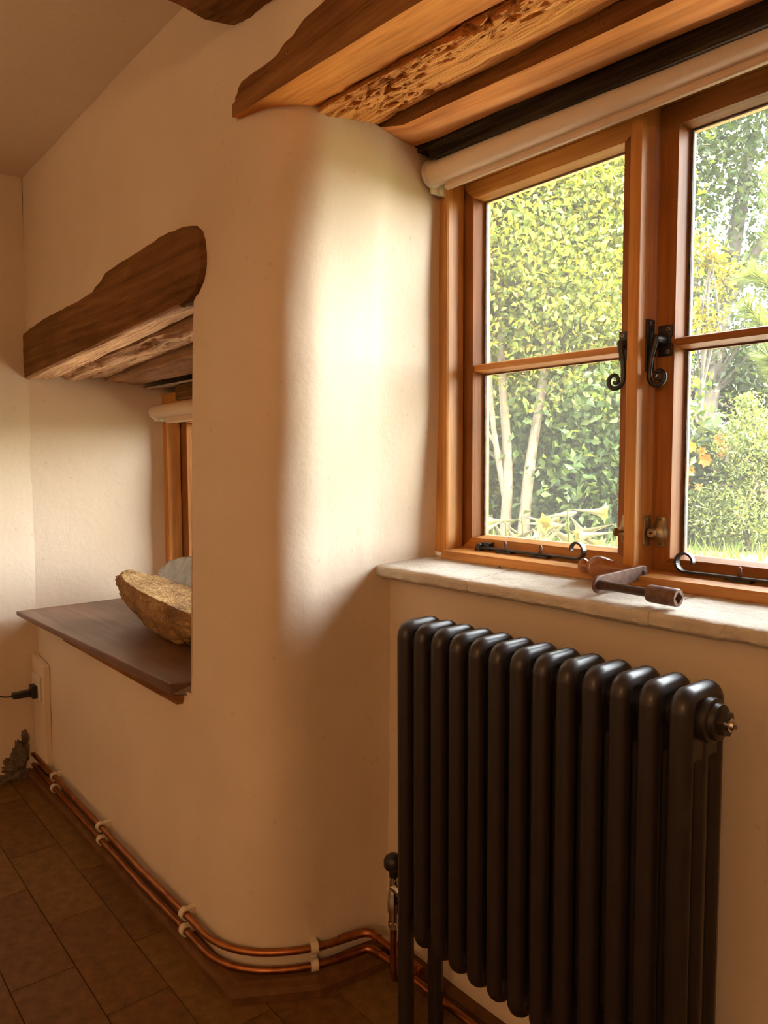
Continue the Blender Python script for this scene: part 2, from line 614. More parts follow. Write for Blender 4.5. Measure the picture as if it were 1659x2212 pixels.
# ceiling
mb = MB()
P = []
for i in range(61):
    x = -3.0 + i * 0.085
    P.append([(x, -3.0 + j * 0.0945, ZC - 0.012 * (x + 2.9) / 1.3 * (1 if x < -1 else 0) + 0.004 * fn(x, j * 0.1, 0, 2.0)) for j in range(41)])
mb.quadgrid(P)
tag(mb.build('ceiling', 'plaster_ceiling', smooth=True), kind='structure')

# far walls (behind and to the right of the camera)
mb = MB()
mb.box(2.0, 2.1, -3.0, 1.5, -0.1, 2.3)
tag(mb.build('wall_right', 'plaster'), kind='structure')
mb = MB()
mb.box(-3.0, 2.1, -2.7, -2.6, -0.1, 2.3)
tag(mb.build('wall_back', 'plaster'), kind='structure')

# left wall with slightly wavy plaster
mb = MB()
P = []
for i in range(60):
    y = -2.65 + i * (YW + 2.65) / 59
    P.append([(XL + 0.006 * fn(0, y, z * 0.055, 3.0, 4) - 0.0 + 0.012 * max(0, (z * 0.055 - 1.2)) * 0, y, z * 0.055) for z in range(41)])
mb.quadgrid(P)
wl = mb.build('wall_left', 'plaster', smooth=True)
tag(wl, kind='structure')

# --- window wall: flat panel with the niche hole, rounded corner and reveal of the big recess
#     horizontal slices of the corner, from the flat face round into the window reveal
SL = [
    (0.00, [(-1.56, .745), (-1.50, .748), (-1.445, .768), (-1.395, .808), (-1.358, .868), (-1.345, .935), (-1.338, 1.00), (-1.330, 1.085), (-1.29, 1.325)]),
    (0.50, [(-1.55, .745), (-1.47, .748), (-1.405, .765), (-1.352, .800), (-1.325, .858), (-1.318, .930), (-1.316, 1.00), (-1.316, 1.085), (-1.29, 1.325)]),
    (0.91, [(-1.54, .745), (-1.44, .747), (-1.365, .758), (-1.315, .787), (-1.297, .845), (-1.300, .920), (-1.307, 1.00), (-1.309, 1.085), (-1.292, 1.325)]),
    (1.40, [(-1.54, .745), (-1.42, .747), (-1.335, .757), (-1.282, .785), (-1.262, .845), (-1.268, .920), (-1.277, 1.00), (-1.286, 1.085), (-1.291, 1.325)]),
    (1.82, [(-1.54, .745), (-1.41, .747), (-1.325, .757), (-1.262, .782), (-1.224, .840), (-1.228, .920), (-1.237, 1.00), (-1.262, 1.085), (-1.298, 1.325)]),
]
SUB = 9


def edge_x(z):        # right-hand edge of the niche, leaning
    return -1.637 + (z - 0.678) * 0.0637 + 0.004 * fn(0, 0, z, 4.0, 3)


zs = [i * 0.0303 for i in range(72)]
zs = sorted(set([round(z, 4) for z in zs if abs(z - 0.60) > 0.012 and abs(z - 1.56) > 0.012 and abs(z - 1.835) > 0.012] + [0.60, 1.56, 1.835, 2.16]))
NL = 42
NF = 6
P = []
mask = []
for z in zs:
    ex = edge_x(z)
    row = []
    for i in range(NL + 1):
        x = XL - 0.02 + (ex - XL + 0.02) * i / NL
        row.append((x, YW))
    if z <= 1.826:
        cp = catmull(lerp_tab(SL, z), SUB)
    else:
        n = 8 * SUB
        cp = [(-1.54 + (2.1 + 1.54) * (i / n) ** 1.6, YW) for i in range(n + 1)]
    for i in range(1, NF):
        row.append((ex + (cp[0][0] - ex) * i / NF, YW))
    row += cp
    pr = []
    for j, (x, y) in enumerate(row):
        # soft rounding at the niche edge
        dy = 0.010 * math.exp(-((x - ex) / 0.012) ** 2) if (j >= NL and 0.60 <= z <= 1.56) else 0.0
        wob = 0.007 * fn(x, 0, z, 2.2, 1.3) + 0.0022 * fn(x, y, z, 9, 5.1)
        if y > 0.76:
            nx, ny = 0.8, -0.6
        else:
            nx, ny = 0.0, -1.0
        pr.append((x + nx * wob, y + ny * wob + dy, z))
    P.append(pr)
ncol = len(P[0])
mb = MB()
mb.v = [p for r in P for p in r]
for i in range(len(zs) - 1):
    zm = (zs[i] + zs[i + 1]) / 2
    for j in range(ncol - 1):
        if j < NL and 0.60 < zm < 1.56:
            continue
        if zs[i] < 1.83 <= zs[i + 1] and abs(P[i][j + 1][0] - P[i + 1][j + 1][0]) + abs(P[i][j + 1][1] - P[i + 1][j + 1][1]) > 0.05:
            continue
        mb.f.append((i * ncol + j, i * ncol + j + 1, (i + 1) * ncol + j + 1, (i + 1) * ncol + j))
wf = mb.build('wall_front', 'plaster', smooth=True, angle=75)
tag(wf, kind='structure')

# niche: left reveal, right reveal, plaster closing above
mb = MB()
P = []
for i in range(31):
    z = 0.55 + i * 0.034
    row = []
    for j in range(26):
        y = YW - 0.004 + (1.40 - YW) * j / 25
        x = XL + 0.12 * (y - YW) + 0.006 * fn(0, y, z, 4, 9) + 0.02 * max(0, (y - 1.15)) * 0
        row.append((x, y, z))
    P.append(row)
mb.quadgrid(P)
tag(mb.build('wall_niche_left', 'plaster', smooth=True), kind='structure')
mb = MB()
P = []
for i in range(31):
    z = 0.55 + i * 0.034
    P.append([(edge_x(z) + 0.002 - 0.10 * (j / 15), YW + 0.008 + (1.40 - YW) * j / 15, z) for j in range(16)])
mb.quadgrid(P)
tag(mb.build('wall_niche_right', 'plaster', smooth=True), kind='structure')

# wall under the big window (back of the radiator recess)
mb = MB()
P = []
for i in range(41):
    z = i * 0.0222
    P.append([(-1.37 + j * 0.03, 1.085 - 0.006 * fn(j * 0.03, 0, z, 3, 2) - 0.0015 * fn(j * 0.03, 0, z, 14, 2), z) for j in range(43)])
mb.quadgrid(P)
tag(mb.build('wall_recess', 'plaster', smooth=True), kind='structure')
# right-hand side of the recess and the wall beyond it (out of the picture)
mb = MB()
mb.box(-0.17, 2.1, YW, 1.45, 0, 1.90)
tag(mb.build('wall_right_pier', 'plaster'), kind='structure')
# outer leaf of the wall with the two window holes
mb = MB()
YO0, YO1 = 1.315, 1.350
for x0, x1, z0, z1 in ((-3.2, -2.835, -0.3, 2.4), (-1.690, -1.300, -0.3, 2.4), (-0.275, 2.4, -0.3, 2.4), (-2.835, -1.690, -0.3, 0.630), (-2.835, -1.690, 1.36, 2.4),
                       (-1.300, -0.275, -0.3, 0.925), (-1.300, -0.275, 1.80, 2.4)):
    mb.box(x0, x1, YO0, YO1, z0, z1)
tag(mb.build('wall_outer', 'outside'), kind='structure')
# closes the roof void over the lintels
mb = MB()
mb.box(-3.2, 2.2, YW + 0.02, 1.4, 2.0, 2.4)
mb.box(-3.2, 2.2, -3.0, 1.4, 2.17, 2.4)
mb.box(-3.2, -2.97, -3.0, 1.4, -0.3, 2.4)
tag(mb.build('wall_top', 'plaster'), kind='structure')

# ------------------------------------------------------------------ skirting along the foot of the window wall
path = [(-2.90, 0.694), (-1.385, 0.712), (-1.290, 0.872), (-1.270, 1.045), (-1.270, 1.06)]


def offset_path(pa, d):
    out = []
    for i, p in enumerate(pa):
        a = Vector(pa[max(i - 1, 0)])
        c = Vector(pa[min(i + 1, len(pa) - 1)])
        if 0 < i < len(pa) - 1:
            d1 = (Vector(p) - a).normalized()
            d2 = (c - Vector(p)).normalized()
            n1 = Vector((-d1.y, d1.x))
            n2 = Vector((-d2.y, d2.x))
            nn = (n1 + n2).normalized()
            k = d / max(nn.dot(n1), 0.3)
        else:
            dd = (c - a).normalized()
            nn = Vector((-dd.y, dd.x))
            k = d
        out.append((p[0] + nn.x * k, p[1] + nn.y * k))
    return out


sk = empty('baseboard_front', (-2.0, 0.70, 0), kind='structure')
for i in range(3):
    a, c = path[i], path[i + 1]
    prof = [(0.0, 0.0), (0.0, 0.017), (0.006, 0.026), (0.020, 0.030), (0.022, 0.036), (0.034, 0.036), (0.060, 0.036)]
    mb = MB()
    P = []
    for d, h in prof:
        op = offset_path(path, d)
        q0, q1 = Vector(op[i]), Vector(op[i + 1])
        P.append([(q0.x + (q1.x - q0.x) * s / 12, q0.y + (q1.y - q0.y) * s / 12, h + 0.0012 * fn(q0.x + (q1.x - q0.x) * s / 12, d, i, 8)) for s in range(13)])
    mb.quadgrid(P)
    mb.build('skirting_length', 'skirt', sk)
# recess skirting behind the radiator
mb = MB()
mb.box(-1.29, -0.18, 1.055, 1.09, 0.0, 0.036)
mb.build('skirting_length', 'skirt', sk, bevel=0.003)

# ------------------------------------------------------------------ timbers
def beam(name, mat, X, prof_fn, rough=0.003, freq=(6, 30), seed=0.0, parent=None, pit=0.0):
    """sweep an open profile (list of (y, z)) along X; prof_fn(x) -> closed list of (y,z)"""
    mb = MB()
    P = []
    for x in X:
        pf = prof_fn(x)
        row = []
        for k, (y, z) in enumerate(pf):
            n1 = fn(x * 0.5, y, z, freq[0], seed)
            n2 = fn(x * 0.22, y * 1.0, z, freq[1], seed + 3)
            d = rough * (n1 + 0.8 * n2)
            if pit > 0:
                gate = max(0.0, fn(x, y, z, 7, seed + 11) + 0.22)
                n3 = fn(x * 0.6, y, z, 60, seed + 5)
                n4 = fn(x, y, z, 120, seed + 8)
                d += pit * gate * (max(0, n3 - 0.12) * 2.2 + max(0, n4 - 0.2) * 1.2)
            row.append((x, y + d * 0.6, z + d))
        row.append(row[0])
        P.append(row)
    mb.quadgrid(P)
    n = len(P[0]) - 1
    k = len(mb.v)
    mb.f.append(tuple(range(n)))
    base = (len(P) - 1) * len(P[0])
    mb.f.append(tuple(base + i for i in range(n)))
    return mb.build(name, mat, parent, smooth=True, angle=42)


def dens(poly, step):
    out = []
    for i, a in enumerate(poly):
        c = poly[(i + 1) % len(poly)]
        L = math.hypot(c[0] - a[0], c[1] - a[1])
        n = max(1, int(L / step))
        for k in range(n):
            s = k / n
            out.append((a[0] + (c[0] - a[0]) * s, a[1] + (c[1] - a[1]) * s))
    return out


def xs(a, c, step):
    n = int((c - a) / step)
    return [a + (c - a) * i / n for i in range(n + 1)]


def fixed(fnp, npt):
    """resample a closed profile to a fixed count so that rows stay aligned"""
    def g(x):
        pf = fnp(x)
        pf = pf + [pf[0]]
        L = [0]
        for a, c in zip(pf, pf[1:]):
            L.append(L[-1] + math.hypot(c[0] - a[0], c[1] - a[1]))
        out = []
        for k in range(npt):
            s = L[-1] * k / npt
            i = max(j for j in range(len(L)) if L[j] <= s + 1e-9)
            i = min(i, len(pf) - 2)
            q = (s - L[i]) / max(L[i + 1] - L[i], 1e-9)
            out.append((pf[i][0] + (pf[i + 1][0] - pf[i][0]) * q, pf[i][1] + (pf[i + 1][1] - pf[i][1]) * q))
        return out
    return g


# big lintel over the window: four timbers one behind another
def b1(x):
    zb = 1.800 - 0.053 * (x + 1.25)
    zt = 1.857 + max(0, (x + 1.22)) * 0.17 + 0.004 * fn(x, 0, 0, 14, 2)
    if x < -1.335:
        zt -= 0.030 * ((-1.335 - x) / 0.03)
    return dens([(0.736, zb), (0.840, 1.809 - 0.045 * (x + 1.25)), (0.840, zt + 0.05), (0.742, zt + 0.004), (0.736, zt)], 0.012)


o1 = beam('lintel_beam', 'oak_face', xs(-1.362, -0.12, 0.012), fixed(b1, 40), 0.0016, seed=2)
o1.data.materials.append(M['oak_planed_lit'])
for p in o1.data.polygons:
    if p.normal.z < -0.55:
        p.material_index = 1  # underside coloured brighter orange, as lit from the window
tag(o1, 'front brown oak lintel timber with smooth underside coloured lit orange, above the large window', 'beam', 'timbers of the big window lintel')


def b2(x):
    e = 0.006 * fn(x, 0, 0, 11, 8)
    zf = 1.800 - 0.050 * (x + 1.25) + 0.004 * fn(x, 1, 0, 25, 3)
    zb = 1.822 - 0.022 * (x + 1.25)
    return dens([(0.842 + e, zf), (0.862 + e, zf - 0.001), (1.000 + e, zb), (1.000, 1.95), (0.842, 1.95)], 0.007)


o2 = beam('lintel_beam', 'oak_rough', xs(-1.36, -0.12, 0.0038), fixed(b2, 150), 0.0040, (16, 75), 5, pit=0.016)
tag(o2, 'rough worm-eaten second lintel timber with pitted crumbling underside above the window', 'beam', 'timbers of the big window lintel')


def b3(x):
    zf = 1.801 - 0.040 * (x + 1.25) + (0.018 * max(0, (-1.17 - x) / 0.08) if x < -1.17 else 0)
    zb = 1.819 - 0.037 * (x + 1.25)
    return dens([(1.004, zf), (1.012, zf - 0.0015), (1.132, zb), (1.132, 1.95), (1.004, 1.95)], 0.012)


o3 = beam('lintel_beam', 'oak_stained', xs(-1.36, -0.12, 0.012), fixed(b3, 50), 0.0018, seed=9)
o3.data.materials.append(M['oak_face'])
for p in o3.data.polygons:
    if p.normal.y < -0.55:
        p.material_index = 1  # room-facing side coloured darker, as turned away from the window light
tag(o3, 'third lintel timber, smooth orange underside with dark water stains, behind the worm-eaten one', 'beam', 'timbers of the big window lintel')


def b4(x):
    zf = 1.785 - 0.037 * (x + 1.25) + (0.022 if x < -1.235 else 0.0)
    return dens([(1.134, zf), (1.20, zf + 0.004), (1.33, zf + 0.01), (1.33, 1.95), (1.134, 1.95)], 0.014)


o4 = beam('lintel_beam', 'oak_black', xs(-1.30, -0.12, 0.012), fixed(b4, 50), 0.003, seed=14)
tag(o4, 'blackened innermost lintel timber directly above the roller blind of the large window', 'beam', 'timbers of the big window lintel')

# heavy beam across the ceiling: rough dark log end bedded in the wall
def cb(yy):
    zb = 1.978 + 0.012 * fn(0, yy, 0, 5, 2) + 0.02 * (YW - yy)
    xa = -1.405 + 0.010 * fn(1, yy, 0, 6, 7) + 0.03 * max(0, (yy - 0.70) / 0.06)
    return [(xa, zb + 0.16), (xa + 0.004, zb + 0.04), (xa + 0.020, zb + 0.006), (xa + 0.07, zb - 0.004), (xa + 0.13, zb - 0.014), (xa + 0.20, zb - 0.02), (xa + 0.27, zb - 0.010), (xa + 0.30, zb + 0.03), (xa + 0.30, zb + 0.16)]


mb = MB()
P = []
for i in range(150):
    yy = 0.775 - i * 0.020
    pf = dens(cb(yy), 0.012)
    row = []
    for k, (x, z) in enumerate(pf[:44]):
        d = 0.006 * fn(x, yy * 0.35, z, 14, 3) + 0.003 * fn(x, yy * 0.3, z, 45, 6)
        row.append((x + d * 0.5, yy, z + d))
    P.append(row)
mn = min(len(r) for r in P)
P = [r[:mn] + [r[0]] for r in P]
mb.quadgrid(P)
cbm = mb.build('ceiling_beam', 'oak_face', smooth=True, angle=60)
tag(cbm, 'dark rough-hewn ceiling beam running into the top of the plaster wall', 'beam')

# niche lintel: front log with rounded end
TOP = [(-2.90, 1.592), (-2.856, 1.595), (-2.66, 1.606), (-2.30, 1.610), (-2.171, 1.616), (-2.115, 1.632), (-2.059, 1.648), (-1.866, 1.653), (-1.674, 1.658), (-1.60, 1.655), (-1.545, 1.645), (-1.520, 1.628), (-1.505, 1.604), (-1.497, 1.570)]
BOT = [(-2.90, 1.432), (-2.407, 1.451), (-2.005, 1.467), (-1.747, 1.479), (-1.60, 1.482), (-1.565, 1.490), (-1.530, 1.507), (-1.510, 1.528), (-1.497, 1.560)]


def tabx(tab, x):
    for (a, p), (c, q) in zip(tab, tab[1:]):
        if x <= c:
            return p + (q - p) * (x - a) / (c - a)
    return tab[-1][1]


def n1(x):
    zb, zt = tabx(BOT, x), tabx(TOP, x) + 0.003 * fn(x, 0, 0, 18, 4)
    if zt - zb < 0.012:
        zt = zb + 0.012
    mid = (zb + zt) / 2
    return dens([(0.733, zb + 0.006), (0.742, zb), (0.835, zb + 0.008 + 0.012 * (x + 2.9)), (0.835, zt + 0.0), (0.745, zt + 0.002), (0.732, zt - 0.004), (0.730, mid)], 0.010)


pts = xs(-2.898, -1.56, 0.012) + xs(-1.552, -1.499, 0.006)


ol = beam('niche_lintel', 'niche_oak', pts, fixed(n1, 70), 0.0028, (10, 42), 21, pit=0.005)
ol.data.materials.append(M['niche_pale'])
for p in ol.data.polygons:
    if p.normal.z < -0.6 and p.center.x < -1.62:
        p.material_index = 1  # underside over the opening coloured paler, as lit by the niche window
tag(ol, 'thick dark brown lintel log with rounded end over the small window niche', 'beam')


def n2(x):
    zf = 1.436 + 0.030 * (x + 2.9) + 0.006 * fn(x, 0, 0, 9, 2)
    zb = 1.442 + 0.058 * (x + 2.9)
    return dens([(0.842, zf + 0.014), (0.870, zf), (0.93, zf + 0.006), (0.99, zb), (0.99, 1.66), (0.842, 1.66)], 0.009)


oa = beam('niche_lintel_timber', 'niche_pale', xs(-2.92, -1.60, 0.009), fixed(n2, 110), 0.006, (12, 45), 31, pit=0.012)
tag(oa, 'pale split middle timber with cracked underside, behind the dark niche lintel log', 'beam')


def n3(x):
    zf = 1.438 + 0.020 * (x + 2.9)
    return dens([(1.005, zf), (1.03, zf - 0.003), (1.13, 1.428 + 0.02 * (x + 2.9)), (1.155, 1.44), (1.155, 1.66), (1.005, 1.66)], 0.012)


ob_ = beam('niche_lintel_timber', 'niche_pale', xs(-2.92, -1.60, 0.012), fixed(n3, 70), 0.004, (10, 38), 41)
tag(ob_, 'pale innermost lintel timber of the niche, nearest its roller blind', 'beam')
mb = MB()
P = []
for i in range(40):
    x = -2.92 + i * 0.035
    P.append([(x, 1.14 + j * 0.02, 1.418 + 0.006 * j * 0.3 + 0.004 * fn(x, j * 0.02, 0, 8)) for j in range(12)])
mb.quadgrid(P)
nc = mb.build('ceiling_niche', 'plaster', smooth=True)
tag(nc, kind='structure')
# dark stub of timber over the niche blind
mb = MB()
mb.box(-2.70, -1.70, 1.20, 1.30, 1.365, 1.425)
st = mb.build('niche_head_timber', 'niche_oak', bevel=0.008)
tag(st, 'short dark timber stub between niche ceiling and niche blind', 'timber')

# ------------------------------------------------------------------ stone sill of the big window: three slabs
sill = empty('stone_sill', (-0.9, 1.1, 0.885), 'pale limestone window sill of three slabs above the radiator', 'window sill')
YS0, YS1 = 1.044, 1.215
joints = [-1.345, -1.030, -0.640, -0.17]
for i in range(3):
    xa, xb = joints[i] + 0.0008, joints[i + 1] - 0.0008
    nx = int((xb - xa) / 0.006)
    mb = MB()
    prof = []
    for s in range(9):
        prof.append((1.10 - (1.10 - YS0) * s / 8, 0))       # underside
    lo, hi = [], []
    P = []
    for k in range(nx + 1):
        x = xa + (xb - xa) * k / nx
        ed = min(k, nx - k)
        chip = 0.0035 * max(0, 1 - ed / 2.0)
        wv = 0.004 * fn(x, 0, 0, 6, 3) + 0.002 * fn(x, 0, 0, 30, 5) + 0.0012 * fn(x, 0, 0, 90, 5)
        zt0, zbm = 0.9115, 0.885 + 0.003 * fn(x, 0, 0, 10, 8) + 0.0015 * fn(x, 0, 0, 60, 1)
        row = [(x, YS1, 0.886), (x, 1.09, zbm + 0.001), (x, YS0 + 0.012 + wv + chip, zbm), (x, YS0 + 0.003 + wv + chip, zbm + 0.003)]
        for q in range(1, 5):
            zz = zbm + 0.003 + (zt0 - zbm - 0.005) * q / 5
            row.append((x, YS0 + wv + chip + 0.0020 * fn(x, q, 0, 55, 7) - 0.001, zz))
        row += [(x, YS0 + 0.001 + wv + chip + 0.0014 * fn(x, 3, 0, 120, 2), zt0 - 0.0022), (x, YS0 + 0.0045 + wv + chip, zt0 - 0.0003 - chip * 0.3)]
        for q in range(1, 16):
            y = YS0 + 0.0045 + (YS1 - YS0 - 0.0045) * q / 15
            row.append((x, y, zt0 + 0.010 * q / 15 + 0.0010 * fn(x, y, 0, 22, 3) - chip * 0.3))
        row.append(row[0])
        P.append(row)
    mb.quadgrid(P)
    n = len(P[0])
    mb.f.append(tuple(range(n - 1)))
    mb.f.append(tuple((len(P) - 1) * n + q for q in range(n - 1)))
    mb.build('stone_slab', 'stone', sill, smooth=True, angle=40)

# niche sill board
mb = MB()
nb = empty('niche_sill', (-2.2, 0.95, 0.59), 'dark brown sill board with chipped corner inside the small window niche', 'window sill')
X0, X1 = -2.876, -1.682
top = []
mb.add([(X0 + 0.02, 0.667, 0.605), (X1, 0.722, 0.592), (X1 + 0.03, 0.755, 0.592), (-1.60, 1.22, 0.605), (X0, 1.22, 0.605),
        (X0 + 0.02, 0.667, 0.620), (X1, 0.720, 0.622), (X1 + 0.03, 0.775, 0.622), (-1.60, 1.22, 0.620), (X0, 1.22, 0.620)],
       [(0, 1, 2, 3, 4), (5, 9, 8, 7, 6), (0, 5, 6, 1), (1, 6, 7, 2), (2, 7, 8, 3), (3, 8, 9, 4), (4, 9, 5, 0)])
mb.build('board', 'board_dark', nb, bevel=0.0025)
mb = MB()
mb.add([(-2.42, 0.695, 0.590), (X1 + 0.004, 0.732, 0.568), (X1 + 0.024, 0.76, 0.572), (X1 + 0.02, 0.90, 0.59), (-2.42, 0.90, 0.59),
        (-2.42, 0.695, 0.606), (X1 + 0.004, 0.732, 0.594), (X1 + 0.024, 0.76, 0.594), (X1 + 0.02, 0.90, 0.604), (-2.42, 0.90, 0.604)],
       [(0, 1, 2, 3, 4), (5, 9, 8, 7, 6), (0, 5, 6, 1), (1, 6, 7, 2), (2, 7, 8, 3), (3, 8, 9, 4), (4, 9, 5, 0)])
mb.build('batten', 'oak_face', nb, bevel=0.003)

# ------------------------------------------------------------------ windows
def flat_box(name, mat, parent, x0, x1, y0, y1, z0, z1, bev=0.002):
    b = MB()
    b.box(x0, x1, y0, y1, z0, z1)
    return b.build(name, mat, parent, bevel=bev, seg=2)


def casement(parent, X0, X1, Z0, Z1, yc, yg, stl, strr, rail_t, rail_b, bars, dark, name='casement'):
    """a framed sash: inner face at yc, glass at yg; returns the frame object"""
    yb = yg + 0.016
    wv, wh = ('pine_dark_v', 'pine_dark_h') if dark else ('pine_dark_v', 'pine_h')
    fr = empty(name, ((X0 + X1) / 2, yc, Z0), parent=parent)
    xa, xb, za, zb = X0 + stl, X1 - strr, Z0 + rail_b, Z1 - rail_t
    sl = 0.004
    # stiles and rails with a bevelled inner return (each a member of its own)
    def member(nm, mat, poly):
        # poly: four corner pairs (outer a, outer b, inner b, inner a) in x,z
        (ax, az), (bx, bz), (cx, cz), (dx, dz) = poly
        b = MB()
        def sh(p, k):      # shift the inner corner slightly towards the glass centre at the back
            mx, mz = (xa + xb) / 2, (za + zb) / 2
            return (p[0] + k * (1 if p[0] < mx else -1), p[1] + k * (1 if p[1] < mz else -1))
        ci, di = sh((cx, cz), sl), sh((dx, dz), sl)
        vs = [(ax, yc, az), (bx, yc, bz), (cx, yc, cz), (dx, yc, dz), (ax, yb, az), (bx, yb, bz), (ci[0], yg, ci[1]), (di[0], yg, di[1]), (ci[0], yb, ci[1]), (di[0], yb, di[1])]
        fs = [(0, 1, 2, 3), (3, 2, 6, 7), (7, 6, 8, 9), (4, 9, 8, 5), (0, 4, 5, 1), (0, 3, 7, 9, 4), (1, 5, 8, 6, 2)]
        b.add(vs, fs)
        return b.build(nm, mat, fr)
    member('stile', wv, [(X0, Z0), (X0, Z1), (xa, zb), (xa, za)])
    member('stile', wv, [(X1, Z0), (X1, Z1), (xb, zb), (xb, za)])
    member('top_rail', wh, [(X0, Z1), (X1, Z1), (xb, zb), (xa, zb)])
    member('bottom_rail', wh, [(X0, Z0), (X1, Z0), (xb, za), (xa, za)])
    edges = [za] + [q for b_ in bars for q in (b_ - 0.010, b_ + 0.010)] + [zb]
    for b_ in bars:
        g = MB()
        hb = 0.0062
        prof = [(yc + 0.004, b_ - hb), (yc + 0.004, b_ + hb), (yg, b_ + 0.013), (yb, b_ + 0.013), (yb, b_ - 0.013), (yg, b_ - 0.013)]
        n = len(prof)
        vs = [(xa + 0.0003, y, z) for y, z in prof] + [(xb - 0.0003, y, z) for y, z in prof]
        g.add(vs, [tuple(range(n)), tuple(range(n, 2 * n))[::-1]] + [(i, (i + 1) % n, (i + 1) % n + n, i + n) for i in range(n)])
        g.build('glazing_bar', wh, fr)
    for i in range(0, len(edges), 2):
        g = MB()
        g.box(xa - 0.002, xb + 0.002, yg + 0.002, yg + 0.005, edges[i] - 0.002, edges[i + 1] + 0.002)
        g.build('pane', 'glass', fr)
        # dark line of putty round the pane
        s = MB()
        e = 0.0045
        x_a, x_b, z_a, z_b = xa + sl, xb - sl, edges[i] + (sl if i == 0 else 0.003), edges[i + 1] - (sl if i == len(edges) - 2 else 0.003)
        y0, y1 = yg - 0.003, yg + 0.0018
        s.box(x_a, x_a + e, y0, y1, z_a, z_b)
        s.box(x_b - e, x_b, y0, y1, z_a, z_b)
        s.box(x_a + e, x_b - e, y0, y1, z_b - e * 0.4, z_b)
        s.build('putty', 'seal', fr)
    return fr


YF, YC, YG = 1.215, 1.269, 1.304
win = empty('window_1', (-0.78, 1.25, 0.922), kind='structure')
# jamb: face with a bead and a rebate
jp = [(-1.318, 1.213), (-1.270, 1.213), (-1.268, 1.209), (-1.262, 1.208), (-1.2590, 1.211), (-1.2575, 1.216), (-1.2575, 1.262), (-1.271, 1.264), (-1.271, 1.318), (-1.290, 1.335), (-1.318, 1.335)]
mb = MB()
mb.prism(jp, 0.930, 1.83, 'xy')
mb.build('jamb', 'pine_v', win)
mb = MB()
mb.prism([(-0.26 - (x + 1.318), y) for x, y in jp], 0.930, 1.83, 'xy')
mb.build('jamb', 'pine_v', win)
flat_box('mullion', 'pine_v', win, -0.7965, -0.774, YF - 0.002, 1.36, 0.935, 1.83, 0.002)
mb = MB()
mb.prism([(1.213, 1.768), (1.213, 1.86), (1.36, 1.86), (1.36, 1.766), (1.264, 1.766)], -1.30, -0.27, 'yz')
mb.build('head', 'pine_h', win)
mb = MB()
mb.prism([(1.188, 0.921), (1.188, 0.934), (1.191, 0.938), (1.265, 0.940), (1.265, 0.936), (1.40, 0.930), (1.40, 0.905), (1.20, 0.905)], -1.252, -0.27, 'yz')
mb.build('timber_cill', 'pine_h', win)
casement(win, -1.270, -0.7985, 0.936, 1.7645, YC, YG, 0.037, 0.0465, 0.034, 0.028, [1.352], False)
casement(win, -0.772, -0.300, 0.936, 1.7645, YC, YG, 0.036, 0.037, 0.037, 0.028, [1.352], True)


# --- hardware of the big window (parts of it)
def spiral(cx, cz, r0, r1, a0, a1, n=34):
    out = []
    for i in range(n + 1):
        s = i / n
        a = a0 + (a1 - a0) * s
        r = r0 + (r1 - r0) * (s ** 0.85)
        out.append((cx + r * math.cos(a), cz + r * math.sin(a)))
    return out


def screw(parent, x, y, z, r=0.0042, ax=(0, -1, 0)):
    b = MB()
    b.lathe((x, y, z), ax, [(0, r), (0.0008, r), (0.0014, r * 0.75)], 12)
    s = b.build('screw', 'screw', parent)
    b = MB()
    b.lathe((x + ax[0] * 0.0013, y + ax[1] * 0.0013, z), ax, [(0, r * 0.42), (0.0004, r * 0.38)], 8)
    b.build('screw_slot', 'hole', parent)


